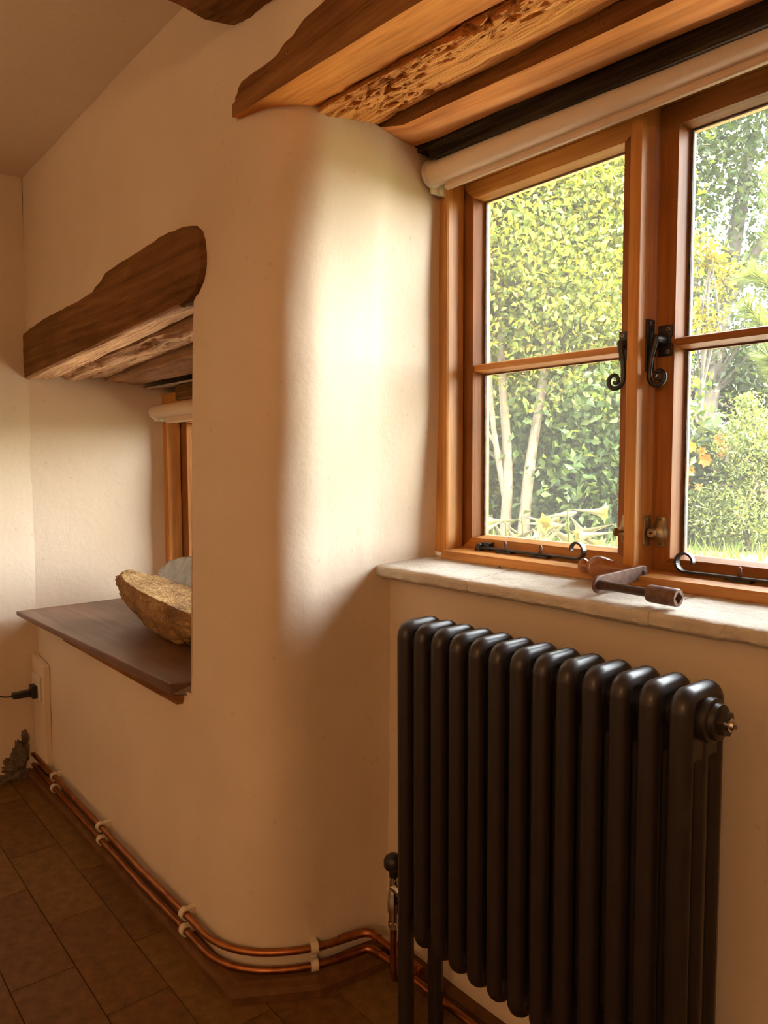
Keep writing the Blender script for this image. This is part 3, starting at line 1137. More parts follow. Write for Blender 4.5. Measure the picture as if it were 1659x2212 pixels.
def fastener(xc, sgn, keep):
    """curled monkey-tail fastener on the casement stile; sgn = side the tail curls to"""
    e = empty('casement_fastener', (xc, YC, 1.35), parent=win)
    b = MB()
    yp = YC - 0.004
    b.prism([(xc - 0.0135, 1.328), (xc + 0.0135, 1.328), (xc + 0.0135, 1.349), (xc + 0.0105, 1.352), (xc + 0.0105, 1.360), (xc + 0.0135, 1.363), (xc + 0.0135, 1.383), (xc - 0.0135, 1.383)], yp, YC, 'xz')
    b.build('back_plate', 'iron', e, bevel=0.0008)
    b = MB()
    b.lathe((xc - sgn * 0.004, yp, 1.357), (0, -1, 0), [(0, 0.0105), (0.006, 0.0105), (0.010, 0.0085), (0.020, 0.0075), (0.024, 0.006), (0.025, 0.003)], 18)
    b.box(xc - 0.026 if sgn > 0 else xc, xc if sgn > 0 else xc + 0.026, yp - 0.012, yp - 0.004, 1.352, 1.362)
    b.build('pivot_boss', 'iron', e, smooth=True)
    # tail: a flattened bar dropping and curling
    ps = [(xc - sgn * 0.004, 1.359), (xc - sgn * 0.0065, 1.345), (xc - sgn * 0.0115, 1.325), (xc - sgn * 0.0135, 1.305)]
    ctr = (xc + sgn * 0.0045, 1.290)
    sp = spiral(0, 0, 0.0185, 0.0035, PI, PI + 2 * PI * 1.42)
    ps2 = [(ctr[0] + sgn * px, ctr[1] + pz) for px, pz in sp]
    allp = catmull(ps + [ps2[0]], 5)[:-1] + ps2
    n = len(allp)
    yy = [yp - 0.022 - 0.004 * math.sin(PI * i / n) for i in range(n)]
    rad = [(0.0055 - 0.002 * (i / n), 0.0042 - 0.0014 * (i / n)) for i in range(n)]
    b = MB()
    b.tube([(p[0], yy[i], p[1]) for i, p in enumerate(allp)], rad, 10)
    b.build('curled_tail', 'iron', e, smooth=True, angle=60)
    screw(e, xc + sgn * 0.006, yp, 1.3755)
    screw(e, xc + sgn * 0.006, yp, 1.3355)
    if keep:
        b = MB()
        b.prism([(1.236, 1.300), (1.262, 1.300), (1.262, 1.394), (1.236, 1.394)], -0.774, -0.7710, 'yz')
        b.build('keep_plate', 'iron', e, bevel=0.0006)
        b = MB()
        b.prism([(1.246, 1.328), (1.258, 1.328), (1.258, 1.365), (1.246, 1.372)], -0.7712, -0.7650, 'yz')
        b.build('keep_lug', 'iron', e, bevel=0.001)
        screw(e, -0.7711, 1.249, 1.387, 0.004, (1, 0, 0))
        screw(e, -0.7711, 1.249, 1.309, 0.004, (1, 0, 0))
    return e


fastener(-0.8340, -1, False)
fastener(-0.7530, 1, True)


def lock(xc, sgn, key, keep):
    e = empty('window_lock', (xc, YC, 0.985), parent=win)
    y1 = YC
    # waisted casting with a boss for the barrel
    prof = [(0.985, 0.0105, 0.004), (0.992, 0.0110, 0.007), (0.999, 0.0125, 0.012), (1.006, 0.0140, 0.016), (1.013, 0.0140, 0.016), (1.020, 0.0125, 0.012), (1.028, 0.0115, 0.007), (1.038, 0.0100, 0.004)]
    b = MB()
    P = []
    for z, hw, d in prof:
        P.append([(xc - hw, y1, z), (xc - hw, y1 - d * 0.55, z), (xc - hw * 0.72, y1 - d, z), (xc + hw * 0.35, y1 - d, z), (xc + hw * 0.8, y1 - d * 0.7, z), (xc + hw, y1, z)])
    b.quadgrid(P)
    b.f.append((0, 1, 2, 3, 4, 5))
    k = (len(P) - 1) * 6
    b.f.append(tuple(k + q for q in range(6)))
    b.build('lock_body', 'brass', e, smooth=True, angle=50)
    b = MB()
    bx = xc - sgn * 0.008
    b.lathe((bx, y1 - 0.010, 1.0095), (0, -1, 0), [(0, 0.0088), (0.012, 0.0088), (0.0135, 0.0078), (0.0135, 0.0066), (0.0128, 0.0064)], 22)
    b.build('lock_barrel', 'brass', e, smooth=True)
    b = MB()
    b.box(bx - 0.0028, bx + 0.0028, y1 - 0.0234, y1 - 0.0222, 1.0080, 1.0110)
    b.build('keyhole', 'hole', e)
    screw(e, xc, y1 - 0.0045, 1.0335, 0.0036)
    screw(e, xc, y1 - 0.0045, 0.9900, 0.0036)
    if key:
        b = MB()
        b.box(bx - 0.0012, bx + 0.0012, y1 - 0.052, y1 - 0.0225, 1.0070, 1.0120)
        b.lathe((bx - 0.0016, y1 - 0.050, 1.0095), (1, 0, 0), [(0, 0.0080), (0.0032, 0.0080)], 14)
        b.build('key', 'brass', e, bevel=0.0004)
    if keep:
        b = MB()
        b.prism([(1.240, 0.990), (1.244, 0.985), (1.262, 0.985), (1.262, 1.041), (1.244, 1.041), (1.240, 1.036)], -0.774, -0.7712, 'yz')
        b.build('keep_plate', 'brass', e, bevel=0.0006)
        screw(e, -0.7712, 1.251, 1.034, 0.0034, (1, 0, 0))
    return e


lock(-0.8240, -1, True, False)
lock(-0.7535, 1, False, True)


def stay(x0, x1, curl_left):
    """casement stay: flat bar with pin holes lying above the timber cill, curled end"""
    e = empty('casement_stay', ((x0 + x1) / 2, 1.25, 0.94), parent=win)
    y0, y1, zb = 1.243, 1.256, 0.9465
    xc = x0 if curl_left else x1
    s = 1 if curl_left else -1
    cx, cz, r = xc + s * 0.016, zb + 0.0165, 0.0165
    pts = [((x1 if curl_left else x0), zb), (xc + s * 0.05, zb), (cx + s * 0.004, zb)]
    arc = []
    for i in range(22):
        a = -PI / 2 - s * (PI * 1.55) * i / 21
        rr = r * (1 - 0.28 * max(0, i / 21 - 0.45))
        arc.append((cx + rr * math.cos(a), cz + rr * math.sin(a)))
    path2 = pts + arc
    b = MB()
    th = 0.0021
    P = []
    for i, (x, z) in enumerate(path2):
        a = Vector(path2[max(i - 1, 0)])
        c = Vector(path2[min(i + 1, len(path2) - 1)])
        d = (c - a).normalized()
        nx, nz = -d.y * th, d.x * th
        wq = 1.0 if i < len(path2) - 9 else 0.75
        ym, hw = (y0 + y1) / 2, (y1 - y0) / 2 * wq
        P.append([(x + nx, ym - hw, z + nz), (x + nx, ym + hw, z + nz), (x - nx, ym + hw, z - nz), (x - nx, ym - hw, z - nz), (x + nx, ym - hw, z + nz)])
    b.quadgrid(P)
    b.f.append((0, 1, 2, 3))
    k = (len(P) - 1) * 5
    b.f.append((k, k + 1, k + 2, k + 3))
    b.build('stay_bar', 'iron', e, bevel=0.0006)
    # pivot bracket
    xp = x1 if curl_left else x0
    b = MB()
    b.box(xp - 0.010 * s - 0.006, xp - 0.010 * s + 0.018, 1.252, 1.268, 0.9390, 0.9575)
    b.lathe((xp - 0.002 * s, 1.2475, 0.938), (0, 0, 1), [(0, 0.009), (0.006, 0.009), (0.014, 0.0075), (0.017, 0.005)], 16)
    b.build('pivot', 'iron', e, bevel=0.001)
    for px in ((x0 + 0.078, x0 + 0.176) if not curl_left else (x0 + 0.112, x0 + 0.215)):
        b = MB()
        b.lathe((px, 1.2495, 0.9405), (0, 0, 1), [(0, 0.0034), (0.021, 0.0036), (0.0240, 0.0026), (0.0250, 0.001)], 12)
        b.build('stay_pin', 'rust', e, smooth=True)
        b = MB()
        b.box(px - 0.022, px + 0.022, 1.242, 1.260, 0.9395, 0.9440)
        b.build('pin_plate', 'iron', e, bevel=0.0008)
    return e


stay(-1.192, -0.909, False)
stay(-0.711, -0.43, True)

# --- niche window (only its left edge shows)
win2 = empty('window_2', (-2.25, 1.25, 0.64), kind='structure')
mb = MB()
mb.prism([(x + 1.318 - 2.860, y) for x, y in jp], 0.60, 1.40, 'xy')
mb.build('jamb', 'pine_v', win2)
mb = MB()
mb.prism([(-1.66 - (x + 1.318), y) for x, y in jp], 0.60, 1.40, 'xy')
mb.build('jamb', 'pine_v', win2)
flat_box('head', 'pine_h', win2, -2.83, -1.68, YF, 1.36, 1.325, 1.40)
flat_box('timber_cill', 'pine_h', win2, -2.83, -1.68, 1.19, 1.36, 0.618, 0.640)
casement(win2, -2.812, -1.700, 0.642, 1.323, YC, YG, 0.060, 0.037, 0.034, 0.028, [], False)

# ------------------------------------------------------------------ roller blinds
def blind(x0, x1, y, z, r, zbar0, zbar1, label, bl, seed):
    e = empty('roller_blind', ((x0 + x1) / 2, y, z), label, 'roller blind')
    b = MB()
    ov = [(r, r * 1.0)] * 2
    n = 40
    P = []
    for xx in (x0 + 0.010, x0 + 0.0101, (x0 + x1) / 2, x1):
        P.append([(xx, y + r * math.cos(2 * PI * k / n) * 0.98, z + r * math.sin(2 * PI * k / n)) for k in range(n + 1)])
    b.quadgrid(P)
    b.f.append(tuple(range(n)))
    roll = b.build('rolled_fabric', 'blind', e, smooth=True)
    b = MB()
    yb = y + r * 0.55
    h = zbar1 - zbar0
    prof = [(yb - 0.0075, zbar0 + 0.0035), (yb - 0.0085, zbar0 + 0.006), (yb - 0.0070, zbar1), (yb + 0.004, zbar1), (yb + 0.005, zbar0 + 0.002), (yb, zbar0), (yb - 0.005, zbar0 + 0.0012)]
    b.prism(prof, bl, x1, 'yz')
    b.build('hem_bar', 'hembar', roll, bevel=0.0008)
    b = MB()
    b.lathe((x0, y, z), (1, 0, 0), [(0, r * 1.12), (0.004, r * 1.12), (0.006, r * 1.04), (0.010, r * 0.9)], 28)
    b.box(x0, x0 + 0.005, y - 0.004, y + 0.045, z - r * 1.55, z - r * 0.3)
    b.lathe((x0 + 0.005, y + 0.022, z - r * 1.32), (1, 0, 0), [(0, 0.006), (0.003, 0.006), (0.004, 0.004)], 14)
    b.build('end_bracket', 'white_plastic', e, smooth=True)
    return e


blind(-1.2685, -0.26, 1.172, 1.7695, 0.0265, 1.7300, 1.7520, 'cream roller blind rolled up at the top of the large window', -1.232, 1)
blind(-2.800, -1.71, 1.165, 1.328, 0.0235, 1.2820, 1.3080, 'cream roller blind rolled up inside the small niche at left', -2.715, 2)

# ------------------------------------------------------------------ radiator
RX0, PITCHX, NSEC = -1.0543, 0.0457, 13
YR = 0.9485
ZT, ZB = 0.848, 0.235
rad = empty('column_radiator', (-0.780, YR, 0), 'dark brown three-column radiator of thirteen sections under the stone sill', 'radiator')


def section_mb(leg):
    b = MB()
    rx, ry = 0.0156, 0.0150
    dy = 0.0383
    bend = 0.016
    def ring(zt, zb):
        pts = []
        yf, yb = YR - dy, YR + dy
        zt_, zb_ = zt - ry, zb + ry
        def arc(cy, cz, a0, a1):
            return [(cy + bend * math.cos(a0 + (a1 - a0) * k / 7), cz + bend * math.sin(a0 + (a1 - a0) * k / 7)) for k in range(8)]
        pts += arc(yf + bend, zt_ - bend, PI, PI / 2)
        pts += arc(yb - bend, zt_ - bend, PI / 2, 0)
        pts += arc(yb - bend, zb_ + bend, 0, -PI / 2)
        pts += arc(yf + bend, zb_ + bend, -PI / 2, -PI)
        pts.append(pts[0])
        return pts
    pts = ring(ZT, ZB)
    seg = 14
    rows = []
    n = len(pts) - 1
    for i in range(n + 1):
        a = pts[(i - 1) % n]
        c = pts[(i + 1) % n]
        d = Vector((c[0] - a[0], c[1] - a[1])).normalized()
        ny, nz = -d.y, d.x
        p = pts[i % n]
        rows.append([(RX0 + rx * math.cos(2 * PI * k / seg), p[0] + ny * ry * math.sin(2 * PI * k / seg), p[1] + nz * ry * math.sin(2 * PI * k / seg)) for k in range(seg + 1)])
    b.quadgrid(rows)
    # middle column
    b.tube([(RX0, YR, ZB + 0.02), (RX0, YR, ZT - 0.02)], [(rx, ry)] * 2, 14)
    # solid heads joining the columns
    for za, zb_ in ((ZT - 0.112, ZT - 0.019), (ZB + 0.019, ZB + 0.112)):
        P = []
        up = za > 0.5
        lip = za if up else zb_
        m_ = 14
        for k in range(m_ + 1):
            y = YR - dy + 2 * dy * k / m_
            u = abs(((y - (YR - dy)) % dy) / dy - 0.5) * 2        # 0 mid-gap .. 1 at a column
            drop = 0.020 * (1 - math.sqrt(max(0, 1 - (1 - u) ** 2))) if False else 0.016 * math.sqrt(max(0, 1 - u * u))
            z1 = lip + drop if up else lip - drop
            z2 = zb_ if up else za
            P.append([(RX0 - 0.0131, y, z1), (RX0 - 0.0131, y, z2), (RX0 + 0.0131, y, z2), (RX0 + 0.0131, y, z1), (RX0 - 0.0131, y, z1)])
        b.quadgrid(P)
    # hubs that join neighbouring sections
    for z in (ZT - 0.045, ZB + 0.050):
        b.lathe((RX0 - PITCHX / 2, YR, z), (1, 0, 0), [(0, 0.0215), (0.006, 0.0225), (PITCHX / 2, 0.0215), (PITCHX - 0.006, 0.0225), (PITCHX, 0.0215)], 20)
    if leg:
        for yy in (YR - dy, YR + dy):
            b.tube([(RX0, yy, ZB + 0.06), (RX0, yy, 0.012), (RX0, yy, 0.010), (RX0, yy, 0.0)], [(rx * 1.02, ry * 1.02), (rx, ry), (rx * 1.5, ry * 1.5), (rx * 1.5, ry * 1.5)], 14)
    return b


sec_mid = section_mb(False).build('section', 'radiator', rad, smooth=True, angle=50)
sec_end = section_mb(True).build('end_section', 'radiator', rad, smooth=True, angle=50)
base_loc = sec_mid.location.copy()
sec_mid.location = base_loc + Vector((PITCHX, 0, 0))
for i in range(2, NSEC - 1):
    c = sec_mid.copy()
    COL.objects.link(c)
    c.parent = rad
    c.location = base_loc + Vector((PITCHX * i, 0, 0))
c = sec_end.copy()
COL.objects.link(c)
c.parent = rad
c.location = base_loc + Vector((PITCHX * (NSEC - 1), 0, 0))
XE = RX0 + PITCHX * (NSEC - 1) + 0.0135
b = MB()
b.lathe((XE, YR, ZT - 0.045), (1, 0, 0), [(0, 0.030), (0.011, 0.0295), (0.013, 0.027), (0.013, 0.0245), (0.020, 0.0235), (0.022, 0.021)], 28)
plug = b.build('end_plug', 'radiator', rad, smooth=True, angle=40)
b = MB()
b.lathe((XE + 0.020, YR, ZT - 0.045), (1, 0, 0), [(0, 0.0175), (0.009, 0.0175), (0.010, 0.0165)], 6)
b.build('hexagon_nut', 'radiator', plug, bevel=0.0008)
b = MB()
b.lathe((XE + 0.029, YR, ZT - 0.045), (1, 0, 0), [(0, 0.009), (0.004, 0.009), (0.0045, 0.0065), (0.009, 0.006)], 16)
b.lathe((XE + 0.036, YR, ZT - 0.045), (1, 0, 0), [(0, 0.0045), (0.006, 0.0045)], 4)
b.build('bleed_valve', 'chrome', plug, smooth=True, angle=30)

# radiator valve at the near foot, left end
vx, vy = -1.137, YR
VO = 0.0385
val = empty('radiator_valve', (vx, vy, 0.17 + VO), 'chrome radiator valve with dark knob at the left foot of the radiator', 'valve')
b = MB()
b.lathe((vx, vy, 0.172 + VO), (0, 0, 1), [(0, 0.0105), (0.022, 0.0105), (0.024, 0.013), (0.030, 0.0135), (0.046, 0.0135), (0.050, 0.0115), (0.062, 0.0115), (0.066, 0.0095), (0.086, 0.0085), (0.102, 0.0070)], 20)
b.lathe((vx, vy, ZB + 0.050), (1, 0, 0), [(0, 0.0095), (0.020, 0.0095), (0.022, 0.013), (0.040, 0.013), (0.042, 0.010), (0.075, 0.010)], 18)
vbody = b.build('valve_body', 'chrome', val, smooth=True, angle=40)
b = MB()
b.lathe((vx, vy, 0.268 + VO), (0, 0, 1), [(0, 0.009), (0.014, 0.010), (0.017, 0.016), (0.022, 0.0195), (0.034, 0.0195), (0.041, 0.0165), (0.046, 0.009), (0.0475, 0.002)], 24)
b.build('valve_knob', 'black_plastic', val, smooth=True, angle=50)
b = MB()
b.lathe((vx, vy, 0.161 + VO), (0, 0, 1), [(0, 0.0110), (0.013, 0.0118), (0.0145, 0.0105)], 6)
b.build('compression_nut', 'chrome', vbody, bevel=0.0006)

# ------------------------------------------------------------------ copper pipes
ZU, ZL_ = 0.083, 0.043
up_path = [(-2.90, .716), (-2.70, .716), (-2.20, .716), (-1.88, .716), (-1.66, .722), (-1.55, .722)]
cornerpts = [(-1.50, .726), (-1.445, .745), (-1.395, .783), (-1.352, .842), (-1.325, .905), (-1.310, .968)]


def pipe_path(z, extra, dx=0.0, dy=0.0):
    c = catmull(up_path[-2:] + cornerpts, 6)
    return [(x, y, z) for x, y in up_path[:-2]] + [(x + dx * max(0, min(1, (x + 1.5) / 0.15)), y + dy, z) for x, y in c] + extra


YP = 1.014
b = MB()
b.tube(pipe_path(ZU, [(-1.303, YP - .010, ZU), (-1.290, YP, ZU), (-1.26, YP, ZU), (vx, YP, ZU)]), 0.0078, 12)
cp = b.build('copper_pipe', 'copper', smooth=True, angle=50)
tag(cp, 'upper copper heating pipe along the wall foot, rising to the radiator valve', 'pipe', 'pair of copper heating pipes')
b = MB()
b.tube([(-1.318, .945, ZU), (-1.309, YP - .022, ZU), (-1.302, YP - .008, ZU), (-1.290, YP, ZU), (-1.266, YP, ZU)], 0.0096, 12)
b.build('elbow_fitting', 'copper', cp, smooth=True, angle=50)
b = MB()
b.tube(catmull([(vx - 0.006, YP, ZU), (vx, YP - 0.004, ZU), (vx, YP - 0.03, ZU + 0.001), (vx, vy + 0.010, ZU + 0.006), (vx, vy, ZU + 0.022), (vx, vy, 0.168 + VO)], 4), 0.0076, 12)
b.build('riser', 'copper', cp, smooth=True, angle=60)
b = MB()
b.tube([(vx - 0.030, YP, ZU), (vx + 0.012, YP, ZU)], 0.0098, 12)
b.tube([(vx, YP, ZU), (vx, YP - 0.024, ZU)], 0.0098, 12)
b.build('tee_fitting', 'copper', cp, smooth=True, angle=50)
b = MB()
b.tube(pipe_path(ZL_, [(-1.303, YP - .004, ZL_), (-1.290, YP + .004, ZL_), (-1.20, YP + .006, ZL_ + 0.004), (-0.9, YP + .006, ZL_ + 0.006), (-0.30, YP + .006, ZL_ + 0.006)]), 0.0078, 12)
cp2 = b.build('copper_pipe', 'copper', smooth=True, angle=50)
tag(cp2, 'lower copper heating pipe just above the skirting, running on beneath the radiator', 'pipe', 'pair of copper heating pipes')
b = MB()
b.tube([(-1.318, .950, ZL_), (-1.309, YP - .018, ZL_), (-1.303, YP - .003, ZL_), (-1.290, YP + .004, ZL_), (-1.266, YP + .005, ZL_)], 0.0096, 12)
b.build('elbow_fitting', 'copper', cp2, smooth=True, angle=50)

CL = [((-2.64, .716), (1, 0), 'double pipe clip in cream plastic nearest the wall socket'),
      ((-2.185, .716), (1, 0), 'double pipe clip in cream plastic, second from the wall socket'),
      ((-1.630, .722), (1, 0), 'double pipe clip in cream plastic just left of where the pipes start to bend'),
      ((-1.333, .886), (0.40, 0.917), 'double pipe clip in cream plastic on the pipe bend beside the radiator')]
for (x, y), d, lab in CL:
    e = empty('pipe_clip', (x, y, 0.02), lab, 'pipe clip', 'cream plastic pipe clips')
    d = Vector((d[0], d[1], 0)).normalized()
    nrm = Vector((d.y, -d.x, 0))          # away from the wall
    for z in (ZU, ZL_):
        b = MB()
        rows = []
        ro, ri = 0.0135, 0.0090
        hw = 0.0085
        for k in range(21):
            a = -PI * 0.72 + PI * 1.44 * k / 20
            rows.append([Vector((x, y, z)) + d * s * hw + nrm * math.cos(a) * r_ + Vector((0, 0, 1)) * math.sin(a) * r_ for s, r_ in ((-1, ri), (-1, ro), (1, ro), (1, ri), (-1, ri))])
        b.quadgrid(rows)
        b.build('clip_ring', 'clip', e, smooth=True, angle=40)
    b = MB()
    vs = []
    for s in (-1, 1):
        for dz in (ZL_ - 0.012, ZU + 0.012):
            for q in (-0.008, -0.030):
                vs.append(Vector((x, y, dz)) + d * s * 0.008 + nrm * q)
    b.add(vs, [(0, 1, 3, 2), (4, 6, 7, 5), (0, 2, 6, 4), (1, 5, 7, 3), (0, 4, 5, 1), (2, 3, 7, 6)])
    b.build('clip_base', 'clip', e, bevel=0.001)

# ------------------------------------------------------------------ crank key on the stone sill
ck = empty('crank_key', (-0.74, 1.12, 0.917), 'old iron crank key with turned wooden handle lying on the stone sill', 'crank')
A = Vector((-0.757, 1.083, 0.9335))
B = Vector((-0.750, 1.203, 0.9440))
ld = (B - A).normalized()
b = MB()
hw, th = 0.0150, 0.0030
pl = []
L = (B - A).length
for k in range(9):
    a = PI / 2 + PI * k / 8
    pl.append((hw * math.cos(a), hw * math.sin(a)))
for k in range(9):
    a = -PI / 2 + PI * k / 8
    pl.append((L + hw * 0.8 * math.cos(a), hw * 0.8 * math.sin(a)))
xax = Vector((1, -ld.x / ld.y, 0)).normalized()
zax = xax.cross(ld).normalized()
n = len(pl)
vs = [A + ld * s + zax * t_ - xax * th for s, t_ in pl] + [A + ld * s + zax * t_ + xax * th for s, t_ in pl]
b.add(vs, [tuple(range(n)), tuple(range(n, 2 * n))] + [(i, (i + 1) % n, (i + 1) % n + n, i + n) for i in range(n)])
lever = b.build('lever', 'rust', ck, bevel=0.0012)
sd = (Vector((-0.612, 1.079, 0.9315)) - A).normalized()
b = MB()
b.lathe(A, sd, [(0.002, 0.0088), (0.010, 0.0080), (0.030, 0.0072), (0.080, 0.0070), (0.097, 0.0072)], 18)
b.build('shaft', 'rust_dark', ck, smooth=True)
b = MB()
# socket with a square hole in its end
seg = 28
x1 = sd.orthogonal().normalized()
y1 = sd.cross(x1)
prof = [(0.094, 0.0085), (0.097, 0.0135), (0.101, 0.0142), (0.145, 0.0142), (0.1475, 0.0132)]
vs, fs = [], []
for dd, r_ in prof:
    for k in range(seg):
        an = 2 * PI * k / seg
        vs.append(A + sd * dd + (x1 * math.cos(an) + y1 * math.sin(an)) * r_)
def sq(an):
    c_, s_ = math.cos(an), math.sin(an)
    q = 0.0072 / max(abs(c_), abs(s_))
    return (x1 * c_ + y1 * s_) * q
for dd in (0.1475, 0.120):
    for k in range(seg):
        vs.append(A + sd * dd + sq(2 * PI * k / seg))
nr = len(prof) + 2
fs = [(i * seg + k, i * seg + (k + 1) % seg, (i + 1) * seg + (k + 1) % seg, (i + 1) * seg + k) for i in range(nr - 1) for k in range(seg)]
fs.append(tuple(range(seg)))
fs.append(tuple((nr - 1) * seg + k for k in range(seg)))
b.add(vs, fs)
b.build('square_socket', 'rust', ck, smooth=True, angle=30)
hd = Vector((-0.110, -0.022, 0.002)).normalized()
b = MB()
b.lathe(B, hd, [(0.003, 0.0100), (0.006, 0.0118), (0.010, 0.0118), (0.012, 0.0095), (0.020, 0.0092), (0.034, 0.0102), (0.050, 0.0135), (0.066, 0.0185), (0.078, 0.0210), (0.088, 0.0205), (0.095, 0.0165), (0.099, 0.0105), (0.102, 0.0098), (0.105, 0.0118), (0.109, 0.0142), (0.114, 0.0140), (0.118, 0.0105), (0.1195, 0.004)], 28)
b.build('turned_handle', 'turned_wood', ck, smooth=True, angle=60)
b = MB()
b.lathe(B + xax * 0.003, xax, [(0, 0.0045), (0.002, 0.0045), (0.0028, 0.003)], 14)
b.build('rivet', 'rust_dark', lever, smooth=True)

b = MB()
b.add([(-1.058 + 0.005 * math.cos(k) * (1 - 0.3 * (k % 3)), 1.172 + 0.0032 * math.sin(k), 0.9195 + 0.003 * (k % 2)) for k in range(7)] + [(-1.058, 1.172, 0.925)],
      [(k, (k + 1) % 7, 7) for k in range(7)])
cr_ = b.build('crumb', 'rust_dark')
tag(cr_, 'tiny dark crumb on the stone sill below the left casement', 'crumb')

# ------------------------------------------------------------------ rock and unidentified grey object in the niche
def blob(fnr, nu=90, nv=60):
    b = MB()
    P = []
    for i in range(nv + 1):
        th_ = PI * i / nv
        P.append([fnr(th_, 2 * PI * k / nu) for k in range(nu + 1)])
    b.quadgrid(P)
    return b


def rock(th_, ph):
    x, y, z = math.sin(th_) * math.cos(ph), math.sin(th_) * math.sin(ph), math.cos(th_)
    n_ = 0.13 * fn(x, y, z, 2.2, 3) + 0.07 * fn(x, y, z, 6, 8) + 0.04 * fn(x, y, z, 16, 4) + 0.022 * fn(x, y, z, 38, 4)
    r_ = 1 + n_
    X, Y, Z = x * r_, y * r_, z * r_
    # flat shelving top, undercut keel-like bottom with the tip to the left
    Z = min(Z, 0.50 - 0.20 * (X + 0.55))
    zz = max(Z, -1.0)
    k = 1.0 if zz > 0.2 else (1 - 0.34 * ((0.2 - zz) / 1.2))
    px = -2.13 + 0.425 * X * k + 0.05 * (0.2 - zz) * (1 if X < 0 else 0.3)
    py = 0.935 + 0.088 * Y * (0.55 + 0.45 * k)
    pz = 0.711 + 0.104 * zz
    if X < -0.5:
        pz += 0.02 * (-X - 0.5)
    return (px, py, max(pz, 0.6205))


rk = blob(rock, 130, 90).build('rough_rock', 'rock', smooth=True, angle=75)
tag(rk, 'rough ochre and brown rock resting on the niche sill', 'rock')


def grey(th_, ph):
    x, y, z = math.sin(th_) * math.cos(ph), math.sin(th_) * math.sin(ph), math.cos(th_)
    n_ = 0.05 * fn(x, y, z, 2.5, 13) + 0.02 * fn(x, y, z, 6, 18)
    r_ = 1 + n_
    return (-2.27 + 0.47 * x * r_, 1.135 + 0.050 * y * r_, max(0.62 + 0.078 + 0.126 * z * r_, 0.6205))


gy = blob(grey, 64, 40).build('glossy_grey_object', 'grey_gloss', smooth=True, angle=80)  # built as a domed stone; its real nature is unclear
tag(gy, 'smooth glossy grey domed object, shaped like a stone, behind the ochre rock in the niche', 'stone')

# ------------------------------------------------------------------ socket board, socket, plug and flex at the far left corner
b = MB()
b.prism([(-2.895, 0.06), (-2.752, 0.055), (-2.748, 0.432), (-2.760, 0.437), (-2.895, 0.452)], 0.722, 0.742, 'xz')
sb = b.build('trim_1', 'plaster', bevel=0.002)
tag(sb, kind='structure')
so_ = empty('wall_socket', (-2.83, 0.722, 0.30), 'cream wall socket plate on the boxed corner below the niche sill', 'socket')
b = MB()
b.box(-2.872, -2.784, 0.713, 0.722, 0.305, 0.393)
splate = b.build('plate', 'white_plastic', so_, bevel=0.003)
b = MB()
b.box(-2.858, -2.842, 0.7105, 0.7135, 0.355, 0.375)
b.build('switch', 'white_plastic', splate, bevel=0.001)
pg = empty('power_plug', (-2.82, 0.70, 0.335), 'black power plug with flex pushed into the wall socket', 'plug')
b = MB()
b.box(-2.842, -2.796, 0.695, 0.7128, 0.314, 0.358)
b.build('plug_face', 'black_plastic', pg, bevel=0.003)
b = MB()
b.prism([(0.697, 0.320), (0.697, 0.342), (0.640, 0.340), (0.636, 0.337), (0.636, 0.324), (0.640, 0.321)], -2.836, -2.808, 'yz')
pbody = b.build('plug_body', 'black_plastic', pg, bevel=0.002)
b = MB()
cpts = [(-2.822, 0.638, 0.330), (-2.825, 0.615, 0.331), (-2.83, 0.590, 0.338), (-2.835, 0.565, 0.342), (-2.84, 0.540, 0.336), (-2.845, 0.51, 0.318), (-2.85, 0.47, 0.30), (-2.85, 0.42, 0.30), (-2.85, 0.40, 0.33), (-2.852, 0.43, 0.38), (-2.855, 0.49, 0.418), (-2.857, 0.545, 0.405), (-2.857, 0.565, 0.385), (-2.857, 0.558, 0.36), (-2.857, 0.535, 0.33), (-2.855, 0.50, 0.25), (-2.855, 0.47, 0.12), (-2.85, 0.44, 0.005)]
b.tube(catmull(cpts, 5), 0.0026, 8)
b.build('flex', 'black_plastic', pbody, smooth=True, angle=60)

# broken plaster at the foot of the corner, with rubble showing
br = MB()
random.seed(3)
rubble = []
for (x, y, z, r_, ay, az) in ((-2.890, 0.672, 0.085, 0.030, 0.8, 1.7), (-2.893, 0.640, 0.060, 0.024, 1.1, 1.0), (-2.890, 0.655, 0.020, 0.026, 1.6, 0.8),
                              (-2.893, 0.605, 0.018, 0.022, 1.5, 0.7), (-2.893, 0.690, 0.150, 0.016, 0.7, 1.5), (-2.895, 0.575, 0.012, 0.014, 1.4, 0.8)):
    def lump(th_, ph, x=x, y=y, z=z, r_=r_, ay=ay, az=az):
        a, c, d = math.sin(th_) * math.cos(ph), math.sin(th_) * math.sin(ph), math.cos(th_)
        q = r_ * (1 + 0.8 * fn(a, c, d, 1.6, x * 9 + y * 31) + 0.4 * fn(a, c, d, 4.0, y * 17))
        return (x - 0.004 + a * q * 0.35, y + c * q * ay, z + d * q * az)
    blob(lump, 18, 12).build('rubble', 'rubble', wl, smooth=False)

# ------------------------------------------------------------------ garden
def gz(x, y):
    return 0.48 + 0.045 * max(0, y - 1.5) * (1.0 if y < 7 else 5.5 / max(y - 1.5, 0.1))


mb = MB()
P = []
for i in range(60):
    y = 1.352 + 0.5 * i + 0.02 * i * i
    P.append([(-26 + j * 1.2, y, gz(0, y) + 0.05 * fn(j, i, 0, 0.4)) for j in range(60)])
mb.quadgrid(P)
gd = mb.build('garden_ground', 'soil', smooth=True)
tag(gd, kind='structure')


